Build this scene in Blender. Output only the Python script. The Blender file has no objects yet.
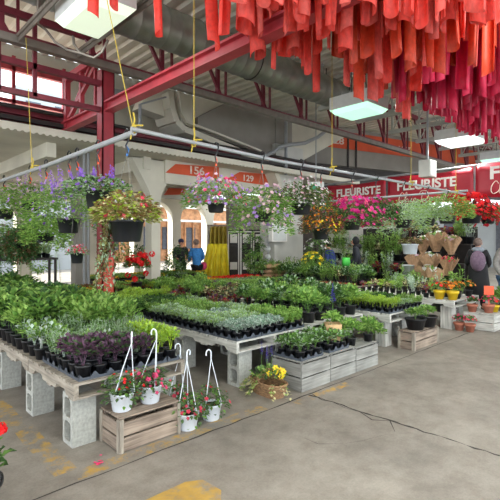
import bpy, math, random
from mathutils import Vector, Matrix
V = Vector
random.seed(7)
sc = bpy.context.scene
COL = sc.collection
# ------------------------------------------------------------------ camera, world, sun, exposure
F = 440.0; HOR = 240.0; CAMZ = 1.6; HEAD = math.radians(46.3)
FW = V((math.cos(HEAD), math.sin(HEAD), 0)); RT = V((math.sin(HEAD), -math.cos(HEAD), 0))
cd = bpy.data.cameras.new('camera'); cam = bpy.data.objects.new('camera', cd); COL.objects.link(cam)
cam.location = (0, 0, CAMZ); cam.rotation_euler = (math.pi/2, 0, HEAD-math.pi/2)
cd.sensor_width = 36; cd.lens = 36*F/500; cd.shift_y = -(250-HOR)/500; cd.clip_end = 300
sc.camera = cam
w = bpy.data.worlds.new('sky'); sc.world = w; w.use_nodes = True
bg = w.node_tree.nodes['Background']; bg.inputs[0].default_value = (0.86, 0.94, 1.0, 1); bg.inputs[1].default_value = 1.25
sd = bpy.data.lights.new('sun', 'SUN'); sd.energy = 4.5; sd.angle = math.radians(4); sd.color = (1, .95, .86)
sun = bpy.data.objects.new('sun', sd); COL.objects.link(sun)
sun.rotation_euler = V((0.80, -0.35, -0.80)).to_track_quat('-Z', 'Y').to_euler()
sc.view_settings.view_transform = 'Standard'; sc.view_settings.look = 'None'
sc.view_settings.exposure = 1.6; sc.view_settings.gamma = 1; sc.view_settings.use_curve_mapping = False

# ------------------------------------------------------------------ measuring helpers
def P(px, py, z=None, X=None, Y=None, d=None):
    dr = FW + RT*((px-250)/F) + V((0, 0, (HOR-py)/F))
    if z is not None: t = (z-CAMZ)/dr.z
    elif X is not None: t = X/dr.x
    elif Y is not None: t = Y/dr.y
    else: t = d
    return V((0, 0, CAMZ)) + dr*t
def lin(c):
    return tuple(((v/255)/12.92 if v/255 <= .04045 else ((v/255+.055)/1.055)**2.4) for v in c) + (1,)

# ------------------------------------------------------------------ materials
def newmat(name):
    m = bpy.data.materials.new(name); m.use_nodes = True
    return m, m.node_tree.nodes, m.node_tree.links, m.node_tree.nodes['Principled BSDF']
def mat(name, c, rough=.6, metal=0, var=.12, scale=8, bump=0, stretch=None, obj=True):
    m, N, L, b = newmat(name)
    b.inputs['Roughness'].default_value = rough; b.inputs['Metallic'].default_value = metal
    tc = N.new('ShaderNodeTexCoord'); mp = N.new('ShaderNodeMapping'); L.new(tc.outputs['Object' if obj else 'Generated'], mp.inputs[0])
    if stretch: mp.inputs['Scale'].default_value = stretch
    n = N.new('ShaderNodeTexNoise'); n.inputs['Scale'].default_value = scale; n.inputs['Detail'].default_value = 6
    L.new(mp.outputs[0], n.inputs[0])
    cr = N.new('ShaderNodeValToRGB'); c = lin(c)
    cr.color_ramp.elements[0].color = tuple(v*(1-var*2) for v in c[:3])+(1,); cr.color_ramp.elements[1].color = tuple(min(1, v*(1+var*2)) for v in c[:3])+(1,)
    cr.color_ramp.elements[0].position = .3; cr.color_ramp.elements[1].position = .7
    L.new(n.outputs[0], cr.inputs[0]); L.new(cr.outputs[0], b.inputs['Base Color'])
    if bump:
        bp = N.new('ShaderNodeBump'); bp.inputs['Strength'].default_value = bump; bp.inputs['Distance'].default_value = .01
        L.new(n.outputs[0], bp.inputs['Height']); L.new(bp.outputs[0], b.inputs['Normal'])
    return m
def leafmat(name, c, trans=.3, var=.25):
    m, N, L, b = newmat(name); c = lin(c)
    oi = N.new('ShaderNodeObjectInfo'); tc = N.new('ShaderNodeTexCoord'); n = N.new('ShaderNodeTexNoise'); n.inputs['Scale'].default_value = 30
    L.new(tc.outputs['Object'], n.inputs[0])
    mx = N.new('ShaderNodeMath'); mx.operation = 'ADD'; mx.inputs[1].default_value = 0
    m2 = N.new('ShaderNodeMath'); m2.operation = 'MULTIPLY_ADD'; m2.inputs[1].default_value = .45; m2.inputs[2].default_value = 0
    L.new(oi.outputs['Random'], m2.inputs[0]); L.new(m2.outputs[0], mx.inputs[0]); L.new(n.outputs[0], mx.inputs[1])
    cr = N.new('ShaderNodeValToRGB'); cr.color_ramp.elements[0].position = .35; cr.color_ramp.elements[1].position = 1.05
    cr.color_ramp.elements[0].color = tuple(v*(1-var) for v in c[:3])+(1,); cr.color_ramp.elements[1].color = tuple(min(1, v*(1+var*1.4)) for v in c[:3])+(1,)
    L.new(mx.outputs[0], cr.inputs[0]); L.new(cr.outputs[0], b.inputs['Base Color']); b.inputs['Roughness'].default_value = .5
    t = N.new('ShaderNodeBsdfTranslucent'); L.new(cr.outputs[0], t.inputs[0]); ms = N.new('ShaderNodeMixShader'); ms.inputs[0].default_value = trans
    L.new(b.outputs[0], ms.inputs[1]); L.new(t.outputs[0], ms.inputs[2]); L.new(ms.outputs[0], N['Material Output'].inputs[0])
    return m
def emis(name, c, s):
    m, N, L, b = newmat(name); b.inputs['Base Color'].default_value = lin(c); b.inputs['Emission Color'].default_value = lin(c); b.inputs['Emission Strength'].default_value = s
    return m
M = {}
def woodmat(name, c1, c2, ax='x', sc_=1.0):
    m, N, L, b = newmat(name); b.inputs['Roughness'].default_value = .85
    tc = N.new('ShaderNodeTexCoord'); mp = N.new('ShaderNodeMapping'); L.new(tc.outputs['Object'], mp.inputs[0])
    s = {'x': (1.5, 22, 22), 'y': (22, 1.5, 22), 'z': (22, 22, 1.5)}[ax]; mp.inputs['Scale'].default_value = tuple(v*sc_ for v in s)
    n = N.new('ShaderNodeTexNoise'); n.inputs['Scale'].default_value = 1.6; n.inputs['Detail'].default_value = 8; n.inputs['Distortion'].default_value = .6
    L.new(mp.outputs[0], n.inputs[0])
    n2 = N.new('ShaderNodeTexNoise'); n2.inputs['Scale'].default_value = 4; L.new(tc.outputs['Object'], n2.inputs[0])
    cr = N.new('ShaderNodeValToRGB'); cr.color_ramp.elements[0].color = lin(c1); cr.color_ramp.elements[1].color = lin(c2); cr.color_ramp.elements[0].position = .35; cr.color_ramp.elements[1].position = .62
    ad = N.new('ShaderNodeMix'); ad.inputs[0].default_value = .35
    L.new(n.outputs[0], ad.inputs[2]); L.new(n2.outputs[0], ad.inputs[3]); L.new(ad.outputs[0], cr.inputs[0]); L.new(cr.outputs[0], b.inputs['Base Color'])
    bp = N.new('ShaderNodeBump'); bp.inputs['Strength'].default_value = .4; bp.inputs['Distance'].default_value = .004; L.new(n.outputs[0], bp.inputs['Height']); L.new(bp.outputs[0], b.inputs['Normal'])
    return m
for ax in 'xyz':
    M['pal'+ax] = woodmat('pallet_wood_'+ax, (108, 99, 90), (176, 166, 152), ax)
    M['white'+ax] = woodmat('white_pallet_wood_'+ax, (150, 148, 142), (214, 212, 205), ax)
    M['crate'+ax] = woodmat('crate_wood_'+ax, (98, 84, 74), (168, 150, 134), ax)
    M['grey'+ax] = woodmat('grey_crate_wood_'+ax, (112, 110, 106), (158, 157, 152), ax)
M['block'] = mat('concrete_block', (172, 172, 166), .95, var=.1, scale=40, bump=.5)
M['blackpot'] = mat('black_plastic', (30, 31, 35), .38, var=.05)
M['tray'] = mat('grey_black_plastic', (74, 80, 90), .4, var=.08)
M['whitepot'] = mat('white_plastic', (226, 232, 240), .35, var=.02)
M['terra'] = mat('terracotta', (180, 112, 90), .85, var=.1, scale=20)
M['yellowpot'] = mat('yellow_plastic', (226, 188, 30), .4, var=.05)
M['soil'] = mat('potting_soil', (48, 36, 28), 1, var=.3, scale=60, bump=.5)
M['red_col'] = mat('column_red_paint', (138, 38, 48), .45, var=.08, scale=5)
M['red_beam'] = mat('beam_red_paint', (165, 52, 62), .5, var=.1, scale=4)
M['maroon'] = mat('maroon_paint', (112, 36, 48), .5, var=.12, scale=4)
M['col_low'] = mat('column_salmon_paint', (205, 78, 62), .5, var=.06, scale=5)
M['strut'] = mat('grey_steel', (122, 114, 106), .5, .3, var=.1, scale=6)
M['joist'] = mat('pale_joist_paint', (176, 176, 168), .6, var=.08, scale=4)
M['duct'] = mat('galvanised_duct', (150, 152, 146), .4, .6, var=.12, scale=3)
M['deck'] = mat('roof_deck_paint', (234, 228, 214), .7, var=.05, scale=2)
M['cream'] = mat('cream_concrete', (206, 200, 184), .8, var=.05, scale=1.5)
M['greyc'] = mat('grey_concrete', (140, 134, 126), .85, var=.07, scale=1.5)
M['pillar'] = mat('pillar_paint', (196, 194, 186), .75, var=.05, scale=2)
M['orange'] = mat('orange_paint', (206, 82, 44), .7, var=.05, scale=2)
M['numgrey'] = mat('number_paint', (222, 200, 188), .7, var=.02)
M['darkmetal'] = mat('dark_metal', (52, 46, 44), .6, .2, var=.1)
M['pipe'] = mat('white_pipe', (150, 152, 154), .45, var=.04)
M['cordy'] = mat('yellow_rope', (190, 166, 64), .8, var=.1, scale=60)
M['whitemetal'] = mat('white_enamel', (205, 206, 204), .5, var=.03)
M['lens1'] = emis('lamp_lens', (236, 250, 226), .19)
M['lens2'] = emis('lamp_lens_cool', (196, 250, 226), .30)
M['lens3'] = emis('lamp_lens_white', (246, 250, 250), .5)
M['hook'] = mat('black_hook', (22, 22, 24), .4)
M['orangetag'] = mat('orange_plastic', (232, 92, 52), .4)
M['bluetag'] = mat('blue_plastic', (52, 120, 190), .4)
M['wire'] = mat('thin_wire', (120, 116, 108), .5)
M['banner'] = mat('banner_vinyl', (176, 32, 50), .45, var=.05, scale=2)
M['white'] = mat('white_print', (238, 232, 226), .6, var=.01)
M['cream_print'] = mat('cream_print', (232, 205, 190), .6, var=.01)
M['kraft'] = mat('kraft_paper', (184, 146, 112), .8, var=.12, scale=14)
M['skin'] = mat('skin', (205, 150, 122), .55, var=.03)
M['black'] = mat('black_cloth', (26, 25, 28), .85, var=.1)
M['grey_hair'] = mat('greying_hair', (128, 108, 98), .8, var=.2, scale=50)
M['dark_hair'] = mat('dark_hair', (40, 30, 26), .8, var=.2, scale=50)
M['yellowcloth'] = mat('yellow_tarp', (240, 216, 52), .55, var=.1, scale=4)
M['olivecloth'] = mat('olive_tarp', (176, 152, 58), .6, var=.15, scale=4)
for n, c in dict(navy=(44, 62, 120), bluejacket=(60, 130, 196), slate=(52, 52, 60), charcoal=(44, 46, 54), denim=(70, 104, 150), mauve=(112, 90, 108), greyhood=(140, 146, 156), plaid=(132, 128, 124), cap=(64, 62, 96), pinkbag=(214, 70, 110)).items():
    M[n] = mat(n+'_cloth', c, .85, var=.12, scale=25)
M['fr_coral'] = leafmat('coral_felt', (232, 76, 64), .42, .24)
M['fr_orange'] = leafmat('orange_red_felt', (208, 72, 42), .4, .2)
M['fr_rose'] = leafmat('rose_felt', (236, 100, 90), .4, .24)
M['fr_crim'] = leafmat('crimson_felt', (206, 32, 76), .4, .14)
LC = dict(mid=(104, 144, 66), light=(150, 182, 94), dark=(62, 94, 48), grey=(166, 188, 154), lime=(166, 194, 66), purple=(104, 74, 96), red=(158, 42, 50), olive=(132, 130, 74),
          silver=(188, 202, 190), bronze=(140, 104, 70), brown=(110, 82, 58), straw=(206, 200, 150), deep=(78, 104, 64), blue=(134, 162, 140))
for n, c in LC.items(): M['l_'+n] = leafmat('leaf_'+n, c, .28)
FC = dict(red=(226, 30, 34), pink=(226, 70, 120), magenta=(196, 28, 120), lilac=(164, 128, 194), violet=(138, 98, 190), indigo=(86, 70, 170), palepink=(204, 168, 178), orange=(238, 140, 40), yellow=(246, 208, 40), white=(214, 212, 206), rose=(206, 60, 84), crimson=(190, 22, 40))
for n, c in FC.items(): M['f_'+n] = leafmat('petal_'+n, c, .25, .15)

def floor_mat(name, yellow=0.0):
    m, N, L, b = newmat(name); b.inputs['Roughness'].default_value = .62
    g = N.new('ShaderNodeNewGeometry')
    def noise(s, d=6, r=.55):
        n = N.new('ShaderNodeTexNoise'); n.inputs['Scale'].default_value = s; n.inputs['Detail'].default_value = d; n.inputs['Roughness'].default_value = r; L.new(g.outputs['Position'], n.inputs[0]); return n
    def ramp(src, p0, c0, p1, c1):
        cr = N.new('ShaderNodeValToRGB'); e = cr.color_ramp.elements; e[0].position = p0; e[0].color = c0; e[1].position = p1; e[1].color = c1; L.new(src, cr.inputs[0]); return cr.outputs[0]
    def mix(f, a, b_, bt='MIX'):
        x = N.new('ShaderNodeMix'); x.data_type = 'RGBA'; x.blend_type = bt
        if isinstance(f, float): x.inputs[0].default_value = f
        else: L.new(f, x.inputs[0])
        L.new(a, x.inputs[6]); L.new(b_, x.inputs[7]); return x.outputs[2]
    a = ramp(noise(.9).outputs[0], .3, lin((130, 123, 115)), .7, lin((160, 152, 142)))
    s = ramp(noise(4.5, 8, .7).outputs[0], .35, (.72, .71, .70, 1), .6, (1, 1, 1, 1))
    s2 = ramp(noise(60, 4, .8).outputs[0], .3, (.8, .8, .8, 1), .6, (1.0, 1.0, 1.0, 1))
    c = mix(1.0, mix(1.0, a, s, 'MULTIPLY'), s2, 'MULTIPLY')
    if yellow:
        k = ramp(noise(7, 8, .75).outputs[0], .5-yellow, (0, 0, 0, 1), .62-yellow*.6, (1, 1, 1, 1))
        yc = ramp(noise(12).outputs[0], .3, lin((168, 134, 70)), .7, lin((192, 154, 72)))
        c = mix(k, c, yc)
    L.new(c, b.inputs['Base Color'])
    bp = N.new('ShaderNodeBump'); bp.inputs['Strength'].default_value = .25; bp.inputs['Distance'].default_value = .01; L.new(noise(25, 6, .7).outputs[0], bp.inputs['Height']); L.new(bp.outputs[0], b.inputs['Normal'])
    return m
M['floor'] = floor_mat('worn_concrete_floor')
M['paint'] = floor_mat('yellow_paint_worn', .02)
M['paint2'] = floor_mat('yellow_paint_fresh', .16)
M['crack'] = mat('crack_dirt', (62, 58, 54), .95, var=.2, scale=20)

# ------------------------------------------------------------------ mesh builder
class MB:
    def __init__(s): s.v = []; s.f = []; s.m = []; s.sm = []
    def add(s, vs, fs, m=0, smooth=False):
        o = len(s.v); s.v += [tuple(v) for v in vs]
        for f in fs: s.f.append(tuple(o+i for i in f)); s.m.append(m); s.sm.append(smooth)
        return s
    def box(s, x0, x1, y0, y1, z0, z1, m=0):
        return s.add([(x0,y0,z0),(x1,y0,z0),(x1,y1,z0),(x0,y1,z0),(x0,y0,z1),(x1,y0,z1),(x1,y1,z1),(x0,y1,z1)],
                     [(0,3,2,1),(4,5,6,7),(0,1,5,4),(1,2,6,5),(2,3,7,6),(3,0,4,7)], m)
    def bar(s, a, b, w, h, m=0, up=V((0,0,1))):
        a = V(a); b = V(b); d = (b-a).normalized()
        if abs(d.dot(up)) > .99: up = V((0,1,0))
        x = d.cross(up).normalized()*w/2; y = x.cross(d).normalized()*h/2
        vs = [a-x-y, a+x-y, a+x+y, a-x+y, b-x-y, b+x-y, b+x+y, b-x+y]
        return s.add(vs, [(0,1,2,3),(7,6,5,4),(0,4,5,1),(1,5,6,2),(2,6,7,3),(3,7,4,0)], m)
    def tube(s, pts, r, n=6, m=0, cap=True):
        pts = [V(p) for p in pts]; rr = r if isinstance(r, (list, tuple)) else [r]*len(pts); vs = []; fs = []
        prev = None
        for i, p in enumerate(pts):
            d = (pts[min(i+1, len(pts)-1)]-pts[max(i-1, 0)]).normalized()
            u = prev if prev is not None else (V((0,0,1)) if abs(d.z) < .9 else V((1,0,0)))
            x = d.cross(u).normalized() if d.cross(u).length > 1e-4 else d.orthogonal().normalized()
            y = x.cross(d).normalized(); prev = y
            for k in range(n):
                a = 2*math.pi*k/n; vs.append(p+x*math.cos(a)*rr[i]+y*math.sin(a)*rr[i])
        for i in range(len(pts)-1):
            for k in range(n): fs.append((i*n+k, i*n+(k+1)%n, (i+1)*n+(k+1)%n, (i+1)*n+k))
        s.add(vs, fs, m, True)
        if cap: s.add(vs[:n], [tuple(range(n-1, -1, -1))], m); s.add(vs[-n:], [tuple(range(n))], m)
        return s
    def lathe(s, prof, n=16, m=0, c=(0,0,0), smooth=True):
        vs = []; fs = []
        for r, z in prof:
            for k in range(n): a = 2*math.pi*k/n; vs.append((c[0]+r*math.cos(a), c[1]+r*math.sin(a), c[2]+z))
        for i in range(len(prof)-1):
            for k in range(n): fs.append((i*n+k, i*n+(k+1)%n, (i+1)*n+(k+1)%n, (i+1)*n+k))
        return s.add(vs, fs, m, smooth)
    def prism(s, poly, ext, m=0):
        n = len(poly); e = V(ext); a = [V(p) for p in poly]; b = [p+e for p in a]
        fs = [tuple(range(n)), tuple(range(2*n-1, n-1, -1))]+[(i, (i+1) % n, n+(i+1) % n, n+i) for i in range(n)]
        return s.add(a+b, fs, m)
    def leaf(s, p, d, L, W, m=0, droop=.15):
        up = V((0,0,1)); x = d.cross(up)
        if x.length < .05: x = V((random.uniform(-1,1), random.uniform(-1,1), 0))
        x.normalize(); n = x.cross(d).normalized()
        t = p+d*L-up*L*droop; q = p+d*L*.5
        s.add([p, q+x*W/2+n*W*.14, t, q-x*W/2+n*W*.14], [(0,1,2),(0,2,3)], m); return s
    def flower(s, p, nrm, r, m=0, k=5, cm=None):
        nrm = nrm.normalized(); x = nrm.orthogonal().normalized(); y = nrm.cross(x); vs = [p]; 
        a0 = random.random()*6
        for i in range(k*2):
            a = a0+math.pi*i/k; rr = r*(1 if i % 2 == 0 else .62); vs.append(p+(x*math.cos(a)+y*math.sin(a))*rr+nrm*r*.25)
        s.add(vs, [(0, i+1, (i+1) % (k*2)+1) for i in range(k*2)], m)
        if cm is not None: s.add([p+nrm*r*.12+(x*math.cos(a)+y*math.sin(a))*r*.22+nrm*r*.1 for a in (0,1.57,3.14,4.71)], [(0,1,2,3)], cm)
        return s
    def ball(s, c, r, m=0, n=8, rz=None, jit=0):
        rz = rz or r; vs = []; fs = []; k = n//2+1
        for i in range(k+1):
            ph = math.pi*i/k
            for j in range(n): a = 2*math.pi*j/n; q = 1+random.uniform(-jit, jit); vs.append((c[0]+r*q*math.sin(ph)*math.cos(a), c[1]+r*q*math.sin(ph)*math.sin(a), c[2]+rz*q*math.cos(ph)))
        for i in range(k):
            for j in range(n): fs.append((i*n+j, (i+1)*n+j, (i+1)*n+(j+1) % n, i*n+(j+1) % n))
        return s.add(vs, fs, m, True)
    def mesh(s, name, mats):
        me = bpy.data.meshes.new(name); me.from_pydata(s.v, [], s.f)
        for m in (mats if isinstance(mats, (list, tuple)) else [mats]): me.materials.append(M[m] if isinstance(m, str) else m)
        me.polygons.foreach_set('material_index', s.m); me.polygons.foreach_set('use_smooth', s.sm); me.update(); return me
    def build(s, name, mats, parent=None, loc=None, rot=0):
        return ob(name, s.mesh(name, mats), parent, loc, rot)
def ob(name, data, parent=None, loc=None, rot=0):
    o = bpy.data.objects.new(name, data); COL.objects.link(o)
    if parent: o.parent = parent
    if loc is not None: o.location = loc
    if rot: o.rotation_euler[2] = rot
    return o
def tag(o, label=None, cat=None, group=None, kind=None):
    for k, v in (('label', label), ('category', cat), ('group', group), ('kind', kind)):
        if v: o[k] = v
    return o
def thing(name, label, cat, loc=(0,0,0), rot=0, group=None):
    return tag(ob(name, None, None, loc, rot), label, cat, group)
def struct(name, mb, mats, label=None):
    return tag(mb.build(name, mats), label, None, None, 'structure')
KIDS = {}
def kids(o): return [c for c in o.children]
def dup(o, loc=None, rot=None, label=None, group=None, scale=None, parent=None):
    c = o.copy(); COL.objects.link(c)
    if parent: c.parent = parent
    if loc is not None: c.location = loc
    if rot is not None: c.rotation_euler[2] = rot
    if scale is not None: c.scale = (scale, scale, scale) if not isinstance(scale, tuple) else scale
    if label: c['label'] = label
    if group: c['group'] = group
    for ch in CH.get(o, ()): 
        k = dup(ch, parent=c)
        CH.setdefault(c, []).append(k)
    return c
CH = {}
class Proto:
    """a thing plus its parts; first use moves the original, later uses copy it"""
    all = []
    def __init__(s, root):
        Proto.all.append(s)
        s.root = root; s.used = False
        def walk(o):
            CH[o] = [c for c in bpy.data.objects if c.parent == o]
            for c in CH[o]: walk(c)
        walk(root)
    def put(s, loc, rot=0, label=None, group=None, scale=1.0):
        if not s.used:
            s.used = True; o = s.root; o.location = loc; o.rotation_euler[2] = rot; o.scale = (scale,)*3 if not isinstance(scale, tuple) else scale
            if label: o['label'] = label
            if group: o['group'] = group
            return o
        return dup(s.root, loc, rot, label, group, scale)
U = random.uniform
def rdir(): 
    while True:
        v = V((U(-1,1), U(-1,1), U(-1,1)))
        if .1 < v.length < 1: return v.normalized()

# ------------------------------------------------------------------ the setting
struct('floor', MB().box(-8, 30, -6, 34, -.2, 0), 'floor')
def strip(name, pts, wd, m, z=.0012, jag=0):
    b = MB(); L = []; R = []
    for i, p in enumerate(pts):
        p = V(p); q = V(pts[min(i+1, len(pts)-1)]); r = V(pts[max(i-1, 0)]); d = (q-r).normalized(); n = V((-d.y, d.x)); wj = wd*(1+U(-jag, jag))
        L.append((p.x+n.x*wj/2, p.y+n.y*wj/2, z)); R.append((p.x-n.x*wj/2, p.y-n.y*wj/2, z))
    n = len(L); b.add(L+R, [(i, n+i, n+i+1, i+1) for i in range(n-1)])
    return struct(name, b, m)
def jagline(a, b, n, j):
    a = V(a); b = V(b); d = (b-a); nn = V((-d.y, d.x)).normalized(); return [tuple(a+d*i/n+nn*U(-j, j)) for i in range(n+1)]
strip('floor_joint', jagline((-1, 2.88), (14, 2.88), 90, .008), .014, 'crack', jag=.5)
strip('floor_joint', jagline((3.58, 2.86), (3.60, -.5), 50, .014), .020, 'crack', jag=.8)
strip('floor_crack', [tuple(P(x, y, z=0).xy) for x, y in ((312,394),(322,400),(333,402),(345,408),(360,412),(372,420),(390,421),(395,432))], .008, 'crack', jag=.9, z=.0016)
strip('floor_crack', [tuple(P(x, y, z=0).xy) for x, y in ((304,438),(318,444),(340,444),(362,441),(388,434))], .005, 'crack', jag=.9, z=.0016)
strip('floor_marking', jagline((1.2, 2.97), (3.0, 2.95), 12, .01), .13, 'paint', z=.0008)
strip('floor_marking', jagline((3.3, 2.80), (4.2, 2.80), 12, .01), .10, 'paint', z=.0008)
strip('floor_marking', jagline((1.19, 3.06), (1.15, 7.5), 14, .015), .16, 'paint', z=.0006)
b = MB(); pts = [(0.2, 2.40), (1.70, 2.40), (1.80, 2.34), (1.81, 2.16), (1.74, 2.08), (0.2, 2.08)]
b.add([(x, y, .0012) for x, y in pts], [tuple(range(5, -1, -1))]); struct('floor_marking', b, 'paint2')

# roof deck (corrugated) over the hall
b = MB(); x = -7.0; yl = -9.0; yh = 11.0; vs = []; prof = []
while x < 30:
    prof += [(x, 6.06), (x+.10, 6.06), (x+.14, 6.0), (x+.26, 6.0)]; x += .3
for X_, Z_ in prof: vs += [(X_, yl, Z_), (X_, yh, Z_)]
b.add(vs, [(2*i, 2*i+1, 2*i+3, 2*i+2) for i in range(len(prof)-1)])
b.box(-7, 30, yl, yh, 6.12, 6.2)
struct('ceiling', b, 'deck')
# joists along Y under the deck
for i, X_ in enumerate([8.9, 10.6, 12.4, 14.2, 16, 17.8, 19.6, 21.4, 23.2]):
    b = MB(); b.box(X_-.06, X_+.06, -1, 6.8, 5.5, 5.58); b.box(X_-.06, X_+.06, -1, 6.8, 4.84, 4.94)
    y = -1
    while y < 6.4: b.bar((X_, y, 4.9), (X_, y+.35, 5.5), .025, .025); b.bar((X_, y+.35, 5.5), (X_, y+.7, 4.9), .025, .025); y += .7
    for y in (-.9, 2.9, 6.7): b.bar((X_, y, 4.9), (X_, y, 6.0), .05, .05)
    tag(b.build('roof_joist', 'joist'), None, None, None, 'structure')
# main truss along X at Y=7
b = MB(); b.box(-4, 30, 6.84, 6.96, 4.42, 4.49); b.box(-4, 30, 6.84, 6.86, 4.49, 4.53); struct('truss_chord_beam', b, 'strut')
b = MB(); b.box(-4, 30, 7.06, 7.18, 4.56, 4.66); b.box(-4, 30, 7.05, 7.17, 5.78, 5.92); b.box(-4, 3.3, 7.05, 7.15, 4.90, 5.0); b.box(-4, 3.33, 7.15, 7.24, 3.78, 3.86); b.box(-4, 3.33, 7.15, 7.24, 4.22, 4.31); [b.box(xx, xx+.06, 7.15, 7.2, 3.8, 4.95) for xx in (-.5, .9, 1.75, 2.25)]
x = -3.6
while x < 29:
    b.bar((x, 7.1, 4.6), (x, 7.1, 5.8), .07, .07); b.bar((x+.1, 7.1, 4.6), (x-.62, 7.1, 5.8), .05, .06); b.bar((x+.22, 7.1, 4.6), (x+.22, 7.1, 5.8), .04, .04); x += 1.35
struct('truss_beam', b, 'maroon')
b = MB(); b.box(-4, 30, 3.0, 3.1, 5.7, 5.85); b.box(-4, 30, 3.0, 3.1, 5.0, 5.1); x = -3
while x < 29: b.bar((x, 3.05, 5.05), (x+.7, 3.05, 5.8), .05, .05); b.bar((x+.7, 3.05, 5.8), (x+1.4, 3.05, 5.05), .05, .05); x += 1.4
struct('truss_beam', b, 'maroon')
# beam along Y at the column line
b = MB(); 
for z0, z1, hw in ((3.78, 3.81, .085), (3.81, 3.93, .02), (3.93, 3.96, .085)): b.box(3.44-hw, 3.44+hw, 2.2, 9.0, z0, z1)
struct('cross_beam', b, 'red_beam')
b = MB(); b.box(3.38, 3.5, 7.3, 9.0, 4.76, 4.88); b.bar((3.44, 7.4, 4.8), (3.44, 8.9, 3.95), .07, .07); b.bar((3.44, 8.2, 4.85), (3.44, 8.2, 3.95), .08, .08)
b.bar((3.44, 8.9, 4.85), (3.44, 8.9, 3.85), .1, .1); b.bar((3.44, 7.8, 4.8), (3.44, 8.9, 3.95), .04, .04); b.bar((3.44, 7.6, 4.8), (3.44, 7.6, 3.95), .05, .05)
struct('truss_beam', b, 'red_beam')
b = MB(); hw = .11
def hsec(b, z0, z1, m=0):
    b.box(3.44-hw, 3.44+hw, 7.2-hw, 7.2-hw+.02, z0, z1, m); b.box(3.44-hw, 3.44+hw, 7.2+hw-.02, 7.2+hw, z0, z1, m); b.box(3.44-hw, 3.44-hw+.02, 7.2-hw, 7.2+hw, z0, z1, m); b.box(3.44+hw-.02, 3.44+hw, 7.2-hw, 7.2+hw, z0, z1, m)
hsec(b, 0, 1.3, 1); hsec(b, 1.3, 4.5, 0); b.box(3.44-.2, 3.44+.2, 7.0, 7.4, 0, .02, 0)
struct('column_red', b, ['red_col', 'col_low'])
# clerestory window frame at Y=11, X<3.6 and beige wall beyond
b = MB(); b.box(-6, 4.2, 10.95, 11.07, 5.46, 5.58); b.box(-6, 4.2, 10.95, 11.05, 4.72, 4.80); b.box(-6, 4.2, 10.95, 11.07, 4.24, 4.34)
for X_ in (-4.8, -3.6, -2.4, -1.2, 0, 1.2, 2.35, 3.0, 4.13): b.box(X_, X_+.07, 10.95, 11.03, 4.5, 5.8)
struct('window_1', b, 'red_beam')
b = MB(); b.box(4.2, 30, 11.0, 11.2, 3.9, 6.05); b.box(-6, 4.2, 11.0, 11.2, 5.58, 6.05); struct('wall_back', b, 'cream')
# deep fascia rails and corrugated canopy edge at Y=9.2
b = MB(); b.box(-8, 14, 9.2, 9.32, 4.02, 4.18); b.box(-8, 14, 9.3, 9.36, 3.72, 4.1); struct('fascia_beam', b, 'maroon')
b = MB(); b.box(-8, 14, 9.10, 9.2, 3.88, 3.96); b.tube([(-8, 9.0, 4.1), (14, 9.0, 4.1)], .04, 8); b.tube([(-8, 9.05, 3.8), (14, 9.05, 3.8)], .03, 8); struct('fascia_pipe_trim', b, 'darkmetal')
b = MB(); b.box(-8, 14, 9.36, 11, 4.18, 4.24); struct('gallery_ceiling_top', b, 'darkmetal')
b = MB(); b.box(-8, 14, 8.87, 9.6, 3.66, 3.68); b.box(-8, 14, 8.85, 8.87, 3.64, 3.77); x = -8
while x < 14: b.add([(x, 8.85, 3.64), (x+.02, 8.85, 3.615), (x+.06, 8.85, 3.615), (x+.08, 8.85, 3.64), (x, 8.87, 3.64), (x+.02, 8.87, 3.615), (x+.06, 8.87, 3.615), (x+.08, 8.87, 3.64)], [(0,3,2,1),(4,5,6,7),(1,2,6,5)]); x += .125
struct('canopy_trim', b, 'cream')
b = MB(); b.box(-9, 13, 9.6, 17.4, 3.66, 3.8); struct('gallery_ceiling', b, 'cream')
for i in range(9):
    b = MB(); b.box(-8.2+i*2.3, -8.0+i*2.3, 9.65, 17, 3.36, 3.66); struct('gallery_rib_beam', b, 'cream')
# ribs/arches of the gallery: extruded arch beams running along Y with curved soffit
def arch(Xc, Y, half, zt, zb, pw, th, name='arcade_wall', mats='cream', ztop=3.66, seg=12):
    """wall segment in plane Y with an arched opening centred at Xc"""
    b = MB(); poly = [(Xc-half-pw, 0), (Xc-half, 0), (Xc-half, zb)]
    for i in range(1, seg): a = math.pi*(1-i/seg); poly.append((Xc+half*math.cos(a), zb+(zt-zb)*math.sin(a)))
    poly += [(Xc+half, zb), (Xc+half, ztop), (Xc-half-pw, ztop)]
    n = len(poly)
    # quads from arch to top line
    xs = [p for p in poly[2:-2]]
    for (x0, z0), (x1, z1) in zip(xs[:-1], xs[1:]):
        b.box(min(x0, x1), max(x0, x1)+1e-4, Y, Y+th, 0, 0) if False else b.prism([(x0, Y, z0), (x1, Y, z1), (x1, Y, ztop), (x0, Y, ztop)], (0, th, 0))
    b.box(Xc-half-pw, Xc-half, Y, Y+th, 0, ztop)
    return struct(name, b, mats)
for i in range(7): arch(8.65+1.95*i if i else 8.65, 17.0, .75, 3.3, 2.6, .45, .4)
for i in range(1, 6): arch(8.65-2.4*i, 17.0, .95, 3.2, 2.5, .5, .4)
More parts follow.
